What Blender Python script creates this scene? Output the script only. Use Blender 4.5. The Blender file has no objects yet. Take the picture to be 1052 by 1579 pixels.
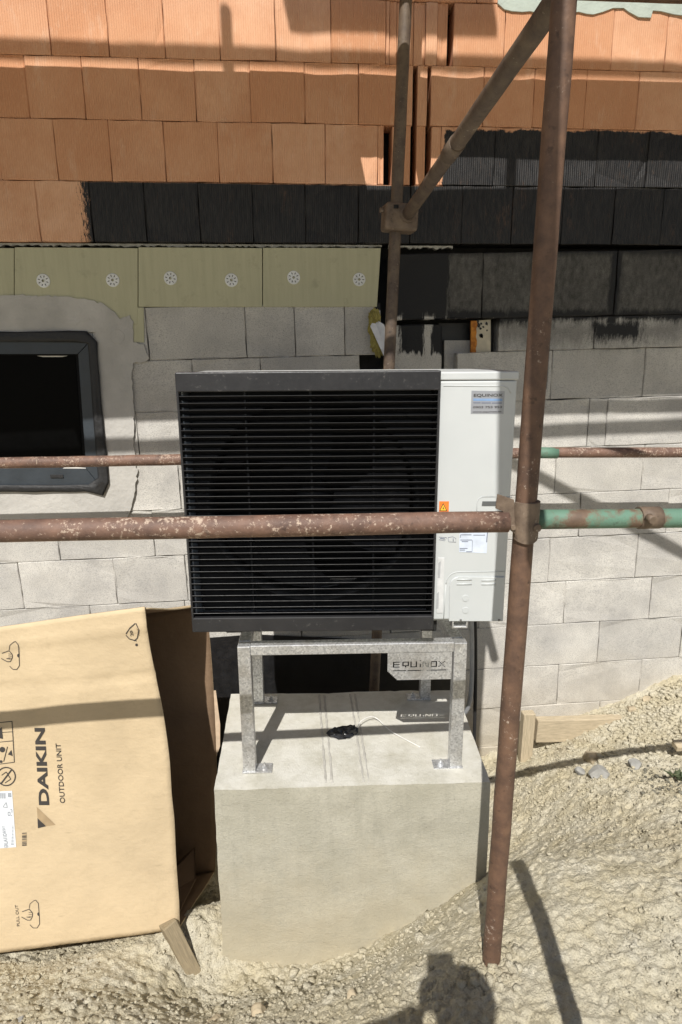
import bpy, bmesh, math, random
import numpy as np
from mathutils import Vector, Matrix, Euler

random.seed(7)
rng = np.random.default_rng(11)
A = np.array
S = bpy.context.scene
COL = S.collection

# ------------------------------------------------------------------ camera
W, H, F = 1052, 1579, 975.0
TH, PS, RO = math.radians(13.86), math.radians(4.31), math.radians(-0.42)
CAM = A([0.0, 0.0, 1.65])
fw = A([math.sin(PS)*math.cos(TH), math.cos(PS)*math.cos(TH), -math.sin(TH)])
_rt = A([math.cos(PS), -math.sin(PS), 0.0]); _up = np.cross(_rt, fw)
RT = _rt*math.cos(RO) + _up*math.sin(RO)
UP = -_rt*math.sin(RO) + _up*math.cos(RO)
cd = bpy.data.cameras.new('camera'); cam = bpy.data.objects.new('camera', cd); COL.objects.link(cam)
cam.matrix_world = Matrix(((RT[0], UP[0], -fw[0], CAM[0]), (RT[1], UP[1], -fw[1], CAM[1]),
                           (RT[2], UP[2], -fw[2], CAM[2]), (0, 0, 0, 1)))
cd.sensor_fit = 'VERTICAL'; cd.sensor_height = 36.0; cd.lens = 36.0*F/H
cd.clip_start = 0.03; cd.clip_end = 500
S.camera = cam

# ------------------------------------------------------------------ sky, sun, exposure
SUN_EL, SUN_AZ = math.radians(49.3), math.radians(15.0)      # light travels to +y and a little to +x
world = bpy.data.worlds.new('World'); S.world = world; world.use_nodes = True
nt = world.node_tree; nt.nodes.clear()
sky = nt.nodes.new('ShaderNodeTexSky'); sky.sky_type = 'NISHITA'; sky.sun_disc = False
sky.sun_elevation = SUN_EL; sky.sun_rotation = math.pi + SUN_AZ
sky.air_density = 1.0; sky.dust_density = 1.5
bg = nt.nodes.new('ShaderNodeBackground'); bg.inputs[1].default_value = 0.060
wo = nt.nodes.new('ShaderNodeOutputWorld')
nt.links.new(sky.outputs[0], bg.inputs[0]); nt.links.new(bg.outputs[0], wo.inputs[0])
SUN = A([math.cos(SUN_EL)*math.sin(SUN_AZ), math.cos(SUN_EL)*math.cos(SUN_AZ), -math.sin(SUN_EL)])
ld = bpy.data.lights.new('sun', 'SUN'); ld.energy = 5.0; ld.angle = math.radians(0.4); ld.color = (1.0, 0.965, 0.91)
sun = bpy.data.objects.new('sun', ld); COL.objects.link(sun); sun.location = (-3, -6, 9)
sun.rotation_euler = Vector(SUN).to_track_quat('-Z', 'Y').to_euler()
vs = S.view_settings
vs.view_transform = 'Standard'; vs.look = 'None'; vs.exposure = 0.11; vs.gamma = 1.0; vs.use_curve_mapping = False
S.cycles.max_bounces = 6; S.cycles.diffuse_bounces = 3; S.cycles.use_denoising = True

KX, KZ = SUN[0]/SUN[1], -SUN[2]/SUN[1]        # shadow shift per metre of depth

# ------------------------------------------------------------------ pixel helpers (direction only; depth comes from a plane)
def ray(x, y): return fw + RT*(x - W/2)/F - UP*(y - H/2)/F
def aty(x, y, Y): d = ray(x, y); return CAM + d*Y/d[1]
def atz(x, y, z): d = ray(x, y); return CAM + d*(z - CAM[2])/d[2]
def toward_sun(P, Y): return A(P) - SUN*((P[1]-Y)/SUN[1])   # point on the sun ray through P at depth Y

# ------------------------------------------------------------------ node helpers
class N:
    def __init__(s, name):
        s.m = bpy.data.materials.new(name); s.m.use_nodes = True
        s.t = s.m.node_tree; s.t.nodes.clear()
        s.out = s.t.nodes.new('ShaderNodeOutputMaterial'); s.b = s.t.nodes.new('ShaderNodeBsdfPrincipled')
        s.t.links.new(s.b.outputs[0], s.out.inputs[0]); s._pos = None
    def n(s, k, **kw):
        x = s.t.nodes.new('ShaderNode'+k)
        for a, v in kw.items(): setattr(x, a, v)
        return x
    def l(s, a, b): s.t.links.new(a, b)
    def setv(s, sock, v):
        if hasattr(v, 'is_linked'): s.l(v, sock)
        elif isinstance(v, (tuple, list)) and len(v) == 3 and sock.type == 'RGBA': sock.default_value = (*v, 1)
        else: sock.default_value = v
    def pos(s):
        if s._pos is None: s._pos = s.n('NewGeometry').outputs['Position']
        return s._pos
    def obj(s): return s.n('TexCoord').outputs['Object']
    def xyz(s, v=None):
        x = s.n('SeparateXYZ'); s.l(v if v is not None else s.pos(), x.inputs[0]); return x.outputs
    def math(s, op, a, b=0.0, c=None, clamp=False):
        x = s.n('Math', operation=op, use_clamp=clamp); s.setv(x.inputs[0], a); s.setv(x.inputs[1], b)
        if c is not None: s.setv(x.inputs[2], c)
        return x.outputs[0]
    def mapv(s, v, scale): 
        x = s.n('Mapping'); s.l(v, x.inputs[0]); x.inputs['Scale'].default_value = scale; return x.outputs[0]
    def noise(s, scale, detail=4, rough=0.55, v=None, dist=0.0):
        x = s.n('TexNoise'); s.l(v if v is not None else s.pos(), x.inputs['Vector'])
        x.inputs['Scale'].default_value = scale; x.inputs['Detail'].default_value = detail
        x.inputs['Roughness'].default_value = rough; x.inputs['Distortion'].default_value = dist
        return x.outputs[0]
    def voro(s, scale, v=None, feature='F1', out='Distance', rnd=1.0):
        x = s.n('TexVoronoi', feature=feature); s.l(v if v is not None else s.pos(), x.inputs['Vector'])
        x.inputs['Scale'].default_value = scale; x.inputs['Randomness'].default_value = rnd
        return x.outputs[out]
    def ramp(s, v, a, b): 
        x = s.n('MapRange'); x.clamp = True; s.setv(x.inputs[0], v); x.inputs[1].default_value = a; x.inputs[2].default_value = b
        return x.outputs[0]
    def mix(s, f, a, b, mode='MIX'):
        x = s.n('Mix', data_type='RGBA', blend_type=mode); s.setv(x.inputs[0], f); s.setv(x.inputs[6], a); s.setv(x.inputs[7], b)
        return x.outputs[2]
    def fmix(s, f, a, b):
        x = s.n('Mix', data_type='FLOAT'); s.setv(x.inputs[0], f); s.setv(x.inputs[2], a); s.setv(x.inputs[3], b); return x.outputs[0]
    def rnd(s): return s.n('ObjectInfo').outputs['Random']
    def bump(s, h, strength, dist=0.01, prev=None):
        x = s.n('Bump'); s.l(h, x.inputs['Height']); x.inputs['Strength'].default_value = strength; x.inputs['Distance'].default_value = dist
        if prev is not None: s.l(prev, x.inputs['Normal'])
        return x.outputs[0]
    def fin(s, color, rough=0.8, normal=None, metal=0.0, spec=0.5):
        s.setv(s.b.inputs['Base Color'], color); s.setv(s.b.inputs['Roughness'], rough)
        s.setv(s.b.inputs['Metallic'], metal); s.b.inputs['Specular IOR Level'].default_value = spec
        if normal is not None: s.l(normal, s.b.inputs['Normal'])
        return s.m
    def region(s, x0, x1, z0, z1, nz, amp, soft=.004):
        """soft mask of a world rectangle whose edge is eaten by the noise nz"""
        p = s.xyz()
        a = s.math('MINIMUM', s.math('SUBTRACT', p[0], x0), s.math('SUBTRACT', x1, p[0]))
        b = s.math('MINIMUM', s.math('SUBTRACT', p[2], z0), s.math('SUBTRACT', z1, p[2]))
        d = s.math('MINIMUM', a, b)
        d = s.math('ADD', d, s.math('MULTIPLY', s.math('SUBTRACT', nz, 0.5), amp))
        return s.ramp(d, -soft, soft)

def simple(name, col, rough=0.6, var=0.12, scale=30, bump=0.0, bscale=120, metal=0.0, spec=0.5):
    m = N(name); nz = m.noise(scale, 5)
    c = m.mix(m.ramp(nz, .3, .7), tuple(x*(1-var) for x in col), tuple(min(1, x*(1+var)) for x in col))
    nm = m.bump(m.noise(bscale, 4), bump, .004) if bump else None
    return m.fin(c, m.fmix(m.ramp(nz, .3, .7), rough*.85, min(1, rough*1.12)), nm, metal, spec)

# ------------------------------------------------------------------ mesh helpers
def link(name, me, mat=None, parent=None):
    o = bpy.data.objects.new(name, me); COL.objects.link(o)
    if mat is not None and me is not None and len(me.materials) == 0:
        for m in (mat if isinstance(mat, (list, tuple)) else [mat]): me.materials.append(m)
    if parent is not None: o.parent = parent
    return o
def tag(o, label=None, cat=None, group=None, kind=None):
    if label: o['label'] = label
    if cat: o['category'] = cat
    if group: o['group'] = group
    if kind: o['kind'] = kind
    return o
def empty(name, loc=(0, 0, 0), rz=0.0):
    o = bpy.data.objects.new(name, None); COL.objects.link(o); o.location = loc; o.rotation_euler = (0, 0, rz); o.empty_display_size = .1
    return o
def mesh(name, v, f, smooth=False):
    me = bpy.data.meshes.new(name); me.from_pydata([tuple(map(float, p)) for p in v], [], [tuple(q) for q in f]); me.update()
    if smooth:
        for p in me.polygons: p.use_smooth = True
    return me
def bm_mesh(name, bm, smooth=False):
    bmesh.ops.recalc_face_normals(bm, faces=bm.faces)
    me = bpy.data.meshes.new(name); bm.to_mesh(me); bm.free()
    if smooth:
        for p in me.polygons: p.use_smooth = True
    return me
def bm_box(bm, lo, hi, bev=0.0, seg=1, M=None):
    v = [bm.verts.new((x, y, z)) for x in (lo[0], hi[0]) for y in (lo[1], hi[1]) for z in (lo[2], hi[2])]
    fs = [bm.faces.new([v[i] for i in q]) for q in ((0, 1, 3, 2), (4, 6, 7, 5), (0, 4, 5, 1), (2, 3, 7, 6), (0, 2, 6, 4), (1, 5, 7, 3))]
    es = list({e for f in fs for e in f.edges})
    vs_ = set(v)
    if bev:
        r = bmesh.ops.bevel(bm, geom=es, offset=bev, segments=seg, affect='EDGES', profile=.5)
        vs_ = {x for f in r['faces'] for x in f.verts} | {x for x in v if x.is_valid}
    if M is not None: bmesh.ops.transform(bm, matrix=M, verts=list(vs_))
    return vs_
def boxo(name, lo, hi, mat, parent=None, bev=0.0, seg=1):
    bm = bmesh.new(); bm_box(bm, lo, hi, bev, seg); return link(name, bm_mesh(name, bm), mat, parent)
def bm_tube(bm, pts, r, n=16, cap=True, hollow=0.0):
    """round tube along a polyline"""
    pts = [Vector(p) for p in pts]; rings = []
    rs = r if isinstance(r, (list, tuple)) else [r]*len(pts)
    t0 = (pts[1]-pts[0]).normalized(); ref = Vector((0, 0, 1)) if abs(t0.z) < .9 else Vector((1, 0, 0))
    for i, p in enumerate(pts):
        t = ((pts[min(i+1, len(pts)-1)]-pts[max(i-1, 0)])).normalized()
        a = t.cross(ref).normalized(); b = t.cross(a).normalized()
        rings.append([bm.verts.new(p + (a*math.cos(2*math.pi*k/n)+b*math.sin(2*math.pi*k/n))*rs[i]) for k in range(n)])
        if i in (0, len(pts)-1) and hollow:
            q = [bm.verts.new(p + (a*math.cos(2*math.pi*k/n)+b*math.sin(2*math.pi*k/n))*(rs[i]-hollow)) for k in range(n)]
            t2 = t*(0.12 if i == 0 else -0.12)
            q2 = [bm.verts.new(v.co + t2) for v in q]
            for k in range(n):
                j = (k+1) % n
                bm.faces.new((rings[-1][k], rings[-1][j], q[j], q[k])); bm.faces.new((q[k], q[j], q2[j], q2[k]))
            bm.faces.new(q2)
    for A_, B_ in zip(rings, rings[1:]):
        for k in range(n):
            j = (k+1) % n; bm.faces.new((A_[k], A_[j], B_[j], B_[k]))
    if cap and not hollow: bm.faces.new(rings[0]); bm.faces.new(rings[-1])
def tubeo(name, pts, r, mat, parent=None, n=20, hollow=0.0):
    bm = bmesh.new(); bm_tube(bm, pts, r, n, True, hollow)
    me = bm_mesh(name, bm)
    for p in me.polygons: p.use_smooth = len(p.vertices) == 4
    return link(name, me, mat, parent)
def poly_slab(name, pts, n, th, mat, parent=None, bev=0.0):
    """prism of an outline (3-D points in one plane), thickness th along n"""
    bm = bmesh.new(); n = Vector(n).normalized()
    a = [bm.verts.new(Vector(p)) for p in pts]; b = [bm.verts.new(Vector(p)+n*th) for p in pts]
    bm.faces.new(a); bm.faces.new(b)
    for i in range(len(a)):
        j = (i+1) % len(a); bm.faces.new((a[i], a[j], b[j], b[i]))
    if bev: bmesh.ops.bevel(bm, geom=list(bm.edges), offset=bev, segments=1, affect='EDGES')
    return link(name, bm_mesh(name, bm), mat, parent)
def text_mesh(txt, size, bold=0.0, ext=0.0004, align='LEFT'):
    cu = bpy.data.curves.new('t', 'FONT'); cu.body = txt; cu.size = size; cu.offset = bold; cu.extrude = ext; cu.resolution_u = 3; cu.align_x = align
    o = bpy.data.objects.new('t', cu); COL.objects.link(o); bpy.context.view_layer.update()
    me = bpy.data.meshes.new_from_object(o.evaluated_get(bpy.context.evaluated_depsgraph_get()))
    bpy.data.objects.remove(o); bpy.data.curves.remove(cu); return me

# ------------------------------------------------------------------ materials
WY = 3.29                                   # face of the masonry
def wx(px, py): return aty(px, py, WY)[0]
def wz(px, py): return aty(px, py, WY)[2]

def m_clay(paint=True):
    m = N('clay_brick'); p = m.xyz(); r = m.rnd()
    c = m.mix(r, (.59, .30, .165), (.74, .44, .28))
    c = m.mix(m.math('MULTIPLY', m.ramp(m.noise(5, 5, .7), .35, .7), .7), c, (.54, .25, .13))
    c = m.mix(m.math('MULTIPLY', m.ramp(m.noise(7, 6, .75, m.mapv(m.pos(), (1.4, 1, .5))), .56, .74), .40), c, (.76, .56, .42))
    c = m.mix(m.math('MULTIPLY', m.ramp(m.noise(55, 5, .7), .55, .75), .35), c, (.72, .47, .31))
    rib = m.math('SINE', m.math('MULTIPLY', p[0], 2*math.pi/.0105))
    ribmask = m.math('MULTIPLY_ADD', m.noise(3.0, 2), 1.0, .1)
    nm = m.bump(m.math('MULTIPLY', rib, ribmask), .55, .0022)
    nm = m.bump(m.noise(220, 4, .6), .35, .0025, nm)
    nz = m.noise(16, 5, .65); nz2 = m.noise(3.2, 3)
    z4 = wz(300, 281); z3r = wz(900, 203)
    k1 = m.math('MULTIPLY', m.region(wx(130, 330), 9, -9, 9, m.noise(60, 4, .8, m.mapv(m.pos(), (3, 1, .5))), .20), m.region(-9, 9, -9, z4-.002, nz, .012))
    k2 = m.region(wx(684, 250), 9, -9, z3r, m.noise(7, 6, .72), .10)
    k = m.math('MAXIMUM', k1, k2)
    thin = m.ramp(m.noise(70, 5, .75, m.mapv(m.pos(), (1.6, 1, .22))), .60, .74)
    blk = m.mix(m.ramp(m.noise(45, 6, .8, m.mapv(m.pos(), (1.6, 1, .3))), .40, .72), (.005, .005, .006), (.034, .031, .029))
    patch = m.math('MULTIPLY', m.ramp(m.noise(6, 6, .75, m.mapv(m.pos(), (1.3, 1, .6))), .58, .72), m.ramp(m.noise(80, 5, .8, m.mapv(m.pos(), (2, 1, .15))), .42, .6))
    blk = m.mix(m.math('MULTIPLY', patch, .7), blk, (.16, .088, .055))
    blk = m.mix(m.math('MULTIPLY', thin, .55), blk, (.115, .060, .036))
    return m.fin(m.mix(k, c, blk), m.fmix(k, .93, .48), nm, 0, .4)

def m_block():
    m = N('aerated_concrete'); r = m.rnd()
    c = m.mix(r, (.56, .54, .495), (.70, .675, .62))
    c = m.mix(m.ramp(m.noise(5, 5, .6), .35, .7), c, (.44, .425, .40))
    sp = m.ramp(m.noise(150, 4, .75, m.mapv(m.pos(), (1, 1, 1.8))), .50, .64)
    c = m.mix(m.math('MULTIPLY', m.ramp(m.noise(60, 6, .8, m.mapv(m.pos(), (.35, 1, 3))), .55, .70), .35), c, (.36, .345, .315))
    c = m.mix(m.math('MULTIPLY', m.ramp(m.noise(2.2, 5, .7), .52, .70), .35), c, (.40, .375, .33))
    c = m.mix(m.math('MULTIPLY', sp, .75), c, (.25, .245, .235))
    c = m.mix(m.math('MULTIPLY', m.ramp(m.voro(60), .10, .03), .6), c, (.16, .155, .15))
    # soil splashes towards the foot of the wall
    p = m.xyz(); dirt = m.math('MULTIPLY', m.ramp(m.math('ADD', p[2], m.math('MULTIPLY', m.noise(4, 5), .5)), .25, -.7), .65)
    c = m.mix(dirt, c, (.47, .39, .255))
    nzb = m.noise(9, 5, .62); nzs = m.noise(22, 6, .78, m.mapv(m.pos(), (1.7, 1, .55))); nzv = m.noise(26, 6, .75, m.mapv(m.pos(), (2.2, 1, .25)))
    wash = m.region(wx(592, 430), 9, wz(800, 488), 9, nzb, .03, .006)
    washf = m.math('MULTIPLY', wash, m.ramp(m.noise(40, 6, .75, m.mapv(m.pos(), (1, 1, .5))), .3, .75))
    washf = m.math('MULTIPLY_ADD', washf, .22, m.math('MULTIPLY', wash, .74))
    c = m.mix(washf, c, (.018, .0175, .016))
    ks = [m.region(wx(690, 480), 9, wz(900, 494), wz(900, 478), nzs, .10, .012),
          m.region(wx(940, 430), wx(958, 430), wz(940, 500), 9, nzs, .045, .010),
          m.region(wx(578, 430), wx(600, 430), wz(600, 478), 9, nzb, .03),
          m.region(wx(590, 380), 9, wz(800, 392), 9, nzs, .05, .015),
          m.region(wx(915, 510), wx(990, 510), wz(900, 522), wz(900, 495), nzs, .17, .022),
          m.region(wx(765, 510), wx(850, 510), wz(800, 500), wz(800, 480), nzs, .10, .02),
          m.region(wx(841, 560), wx(847, 560), wz(845, 600), wz(845, 520), nzs, .012),
          m.region(wx(618, 520), wx(655, 520), wz(640, 545), 9, nzv, .13, .006),
          m.region(wx(668, 520), wx(690, 520), wz(680, 545), 9, nzv, .10, .006),
          m.region(wx(604, 480), wx(690, 480), wz(640, 486), 9, nzv, .10, .006)]
    k = ks[0]
    for q in ks[1:]: k = m.math('MAXIMUM', k, q)
    half = m.math('MULTIPLY', m.region(wx(768, 515), wx(1052, 515), wz(900, 530), wz(900, 490), nzs, .22, .05), .55)
    c = m.mix(half, c, (.05, .05, .05))
    c = m.mix(k, c, (.012, .012, .013))
    nm = m.bump(m.noise(170, 5, .75), .8, .004)
    nm = m.bump(m.noise(40, 3), .25, .004, nm)
    return m.fin(c, m.fmix(k, .95, .5), nm, 0, .3)

def m_rust(name, base, dark, fleck, amt, green=None):
    m = N(name); v = m.pos()
    c = m.mix(m.ramp(m.noise(18, 5, .65), .35, .68), dark, base)
    if green is not None:
        g = m.ramp(m.noise(9, 5, .7), .42, .52); c = m.mix(g, c, green)
    fl = m.ramp(m.math('MULTIPLY_ADD', m.noise(95, 6, .75), .7, m.math('MULTIPLY', m.noise(11, 3), .3)), amt, amt+.06)
    c = m.mix(fl, c, fleck)
    c = m.mix(m.math('MULTIPLY', m.ramp(m.noise(38, 4, .6), .60, .72), .7), c, tuple(x*.45 for x in dark))
    nm = m.bump(m.noise(130, 5, .7), .5, .0025)
    nm = m.bump(m.noise(14, 3), .25, .006, nm)
    return m.fin(c, m.fmix(fl, .62, .85), nm, 0.0, .45)

def m_galv():
    m = N('galvanised_steel')
    v = m.voro(150, None, 'F1', 'Color'); b = m.n('RGBToBW'); m.l(v, b.inputs[0])
    c = m.mix(b.outputs[0], (.42, .425, .43), (.86, .87, .88))
    c = m.mix(m.math('MULTIPLY', m.ramp(m.noise(10, 4), .5, .7), .5), c, (.36, .33, .28))
    nm = m.bump(m.noise(160, 3), .12, .002)
    return m.fin(c, m.fmix(b.outputs[0], .50, .32), nm, .72)

def m_soil():
    m = N('dry_soil'); big = m.noise(1.3, 4); mid = m.noise(7, 6, .65); fine = m.noise(70, 6, .75)
    c = m.mix(m.ramp(big, .35, .65), (.65, .585, .425), (.58, .515, .36))
    c = m.mix(m.ramp(mid, .40, .68), c, (.68, .635, .51))
    c = m.mix(m.math('MULTIPLY', m.ramp(fine, .50, .70), .55), c, (.44, .385, .275))
    c = m.mix(m.math('MULTIPLY', m.ramp(m.voro(150), .16, .05), .45), c, (.66, .63, .54))
    w = m.ramp(m.noise(2.3, 5, .7), .60, .70)
    c = m.mix(m.math('MULTIPLY', w, .40), c, (.42, .355, .245))
    nm = m.bump(m.noise(75, 6, .8), .75, .010)
    nm = m.bump(m.voro(130, None, 'F1'), .6, .008, nm)
    nm = m.bump(m.noise(330, 4, .75), .8, .005, nm)
    return m.fin(c, .97, nm, 0, .12)

def m_concrete():
    m = N('cast_concrete'); p = m.xyz()
    c = m.mix(m.ramp(m.noise(4, 7, .7), .3, .7), (.40, .38, .30), (.53, .505, .415))
    c = m.mix(m.math('MULTIPLY', m.ramp(m.noise(120, 5, .75), .50, .68), .5), c, (.31, .29, .235))
    st = m.math('MULTIPLY', m.ramp(m.noise(9, 6, .75, m.mapv(m.pos(), (1.8, 1.8, .25))), .50, .72), .45)
    c = m.mix(st, c, (.33, .315, .255))
    d = m.ramp(m.math('ADD', p[2], m.math('MULTIPLY', m.noise(7, 6, .7), .75)), .22, -.30)
    c = m.mix(m.math('MULTIPLY', d, .7), c, (.50, .44, .315))
    g = m.n('NewGeometry'); nz_ = m.xyz(g.outputs['Normal'])[2]
    dust = m.math('MULTIPLY', m.ramp(nz_, .5, .9), m.ramp(m.noise(8, 6, .75), .22, .62))
    c = m.mix(m.math('MULTIPLY', dust, .95), c, (.635, .62, .56))
    # air holes of several sizes
    h1 = m.ramp(m.voro(34), .055, .030); h2 = m.ramp(m.voro(90), .07, .04); pit = m.math('MAXIMUM', h1, m.math('MULTIPLY', h2, m.ramp(m.noise(6, 3), .45, .6)))
    c = m.mix(m.math('MULTIPLY', pit, .75), c, (.15, .14, .115))
    # shutter board joints
    bj = m.math('ABSOLUTE', m.math('SUBTRACT', m.math('FRACT', m.math('MULTIPLY_ADD', p[2], 1/.21, .35)), .5))
    bl_ = m.math('MULTIPLY', m.ramp(bj, .012, .004), m.ramp(m.noise(5, 4), .40, .65))
    c = m.mix(m.math('MULTIPLY', bl_, .35), c, (.28, .265, .215))
    hgt = m.math('SUBTRACT', m.noise(18, 7, .8), m.math('MULTIPLY', pit, .6))
    nm = m.bump(hgt, .55, .010); nm = m.bump(m.noise(200, 5, .8), .7, .004, nm)
    return m.fin(c, .93, nm, 0, .25)

def m_card(name, col):
    m = N(name); o = m.pos()
    c = m.mix(m.ramp(m.noise(5, 4), .3, .7), col, tuple(x*.86 for x in col))
    c = m.mix(m.math('MULTIPLY', m.ramp(m.noise(120, 5, .7, m.mapv(o, (.25, .25, 1))), .5, .7), .3), c, tuple(x*.78 for x in col))
    c = m.mix(m.math('MULTIPLY', m.ramp(m.noise(9, 6, .78), .56, .72), .35), c, tuple(x*.66 for x in col))
    c = m.mix(m.math('MULTIPLY', m.ramp(m.voro(7, m.mapv(o, (.4, .4, 1.6))), .05, .01), .5), c, tuple(x*.6 for x in col))
    nm = m.bump(m.noise(6, 5, .6), .5, .02); nm = m.bump(m.noise(90, 3, .6, m.mapv(o, (.15, .15, 1))), .25, .002, nm)
    return m.fin(c, .82, nm, 0, .25)

def m_wood(name, col):
    m = N(name); o = m.obj()
    g = m.noise(12, 6, .7, m.mapv(o, (1.2, 14, 14)), .6)
    c = m.mix(m.ramp(g, .35, .68), col, tuple(x*.62 for x in col))
    nm = m.bump(g, .3, .003); return m.fin(c, .85, nm, 0, .3)

def m_white():
    m = N('white_paint'); nz = m.noise(3, 4)
    c = m.mix(m.ramp(nz, .3, .7), (.50, .525, .525), (.555, .575, .575))
    c = m.mix(m.math('MULTIPLY', m.ramp(m.noise(40, 6, .75), .62, .75), .25), c, (.5, .46, .38))
    return m.fin(c, .42, m.bump(m.noise(260, 3), .05, .001), 0, .5)

def m_black(name='black_plastic', col=(.016, .016, .018), dust=.5, rough=.42):
    m = N(name); nz = m.noise(60, 6, .8)
    c = m.mix(m.math('MULTIPLY', m.ramp(nz, .60, .72), dust), col, (.22, .21, .19))
    c = m.mix(m.math('MULTIPLY', m.ramp(m.noise(5, 4), .45, .8), dust*.25), c, (.14, .135, .13))
    return m.fin(c, m.fmix(m.ramp(nz, .4, .7), rough, rough+.2), m.bump(m.noise(300, 3), .08, .001), 0, .5)

CLAY, BLOCK, SOIL, CONC, GALV = m_clay(), m_block(), m_soil(), m_concrete(), m_galv()
RUST = m_rust('rusty_tube', (.175, .100, .062), (.092, .054, .037), (.42, .34, .27), .60)
RUST_B = m_rust('rusty_tube_worn', (.215, .125, .088), (.11, .065, .05), (.46, .36, .28), .54)
RUST_D = m_rust('dull_tube', (.15, .11, .075), (.075, .052, .04), (.36, .30, .23), .60)
RUST_G = m_rust('green_painted_tube', (.22, .14, .09), (.12, .08, .055), (.38, .36, .26), .60, (.115, .215, .155))
CLAMP = m_rust('clamp_steel', (.21, .155, .11), (.10, .07, .05), (.42, .36, .29), .60)
WHITE, BLACK = m_white(), m_black()
SLATM = m_black('slat_black', (.013, .013, .014), .06, .38)
DARK = simple('dark_inside', (.012, .012, .012), .8)
CARD, CARD_SHADE = m_card('cardboard', (.60, .475, .305)), m_card('cardboard_inside_shaded', (.24, .16, .10))  # inner card darkened: the box interior's shade is painted into its colour
INK = simple('print_ink', (.045, .040, .036), .8); INK_M = simple('print_ink_pale', (.37, .27, .155), .8)
_x = N('green_foam_board'); _st = _x.noise(18, 5, .7, _x.mapv(_x.pos(), (2.2, 1, .16)))
_xc = _x.mix(_x.ramp(_st, .40, .72), (.49, .475, .325), (.435, .42, .285)); _xc = _x.mix(_x.math('MULTIPLY', _x.ramp(_x.noise(11, 5, .7), .58, .72), .5), _xc, (.31, .285, .20))
XPS = _x.fin(_xc, .88, _x.bump(_x.noise(200, 4), .25, .003), 0, .3)
RENDER = simple('adhesive_render', (.45, .435, .405), .93, .17, 5, .9, 45)
MORT = simple('mortar', (.40, .385, .34), .95, .2, 30, .8, 90)
FRAME = simple('anthracite_frame', (.034, .043, .053), .5, .15, 12, .2, 60)
TAPE = simple('black_tape', (.018, .018, .019), .62, .3, 30, .8, 60)
BITUM = simple('bitumen', (.010, .010, .011), .5, .3, 20, .6, 40)
STONE = simple('grey_stone', (.30, .295, .275), .92, .2, 25, .8, 90)
STONE_T = simple('tan_stone', (.42, .35, .24), .95, .2, 25, .8, 90)
WOODB, WOODW = m_wood('board_wood', (.55, .46, .32)), m_wood('weathered_wood', (.33, .27, .175))

# ================================================================== GROUND
ctrl = A([tuple(aty(0, 1579, 1.62)), tuple(aty(0, 1475, 2.03)-A([0, 0, .02])), tuple(aty(180, 1560, 1.66)), tuple(aty(240, 1442, 2.06)-A([0, 0, .02])), tuple(aty(303, 1512, 1.97)), (-.95, 2.4, -.78), (-.5, 2.45, -.86), tuple(aty(322, 1420, 2.12)), tuple(aty(345, 1482, 2.045)), (-0.147, 1.93, -0.70), (-.1, 1.7, -.48),
          tuple(aty(530, 1478, 2.02)), tuple(aty(640, 1425, 2.01)), tuple(aty(735, 1369, 2.0)), (0.095, 1.402, -0.204), (-0.436, 1.314, -0.240), tuple(aty(757, 1488, 1.42)), (0.791, 1.927, -0.209), (0.952, 1.183, -0.009),
          (1.256, 2.059, -0.259), (1.443, 2.716, -0.459), (1.402, 3.197, -0.614), (1.949, 3.154, -0.357), (2.271, 3.241, -0.250), (1.107, 3.241, -0.771), (0.855, 2.295, -0.605), (0.947, 2.716, -0.772),
          (0.134, 2.978, -0.871), (0.146, 2.365, -0.769), (-0.669, 2.891, -0.75), (1.996, 1.314, 0.046), (1.873, 2.102, -0.140), (1.961, 2.628, -0.298), (-1.653, 1.927, -0.310), (-1.477, 3.066, -0.614),
          (0, -.3, 0), (.5, .3, .02), (-.8, 0, -.03), (0, .7, -.05), (-.8, .9, -.14), (1.2, .5, .03), (-3, -3, 0), (3, -3, .05), (0, -3, 0), (3.2, 1.0, .08), (3.0, 2.3, -.1), (3.2, 3.25, -.15), (-3, 1, -.15), (-3, 2.0, -.3), (-3, 3.25, -.55)])
def _tps():
    X = ctrl[:, :2]; n = len(X)
    d2 = ((X[:, None]-X[None])**2).sum(-1); K = np.where(d2 > 0, .5*d2*np.log(d2+1e-12), 0) + np.eye(n)*.004
    P = np.c_[np.ones(n), X]; M = np.block([[K, P], [P.T, np.zeros((3, 3))]])
    return np.linalg.solve(M, np.r_[ctrl[:, 2], np.zeros(3)])
_w = _tps()
def ground_base(x, y):
    x = np.atleast_1d(np.asarray(x, float)); y = np.atleast_1d(np.asarray(y, float))
    xc, yc = np.clip(x, -3, 3.2), np.clip(y, -3, 3.27)
    out = _w[-3] + _w[-2]*xc + _w[-1]*yc
    for (cx, cy, _), w in zip(ctrl, _w):
        d2 = (xc-cx)**2+(yc-cy)**2; out = out + w*.5*d2*np.log(d2+1e-12)
    return out
_perm = rng.random((256, 256))
def vnoise(x, y):
    xi, yi = np.floor(x).astype(int), np.floor(y).astype(int); fx, fy = x-xi, y-yi
    fx, fy = fx*fx*(3-2*fx), fy*fy*(3-2*fy); g = lambda a, b: _perm[a % 256, b % 256]
    return (g(xi, yi)*(1-fx)+g(xi+1, yi)*fx)*(1-fy)+(g(xi, yi+1)*(1-fx)+g(xi+1, yi+1)*fx)*fy
_jx, _jy, _jh = rng.random((256, 256)), rng.random((256, 256)), rng.random((256, 256))
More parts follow.
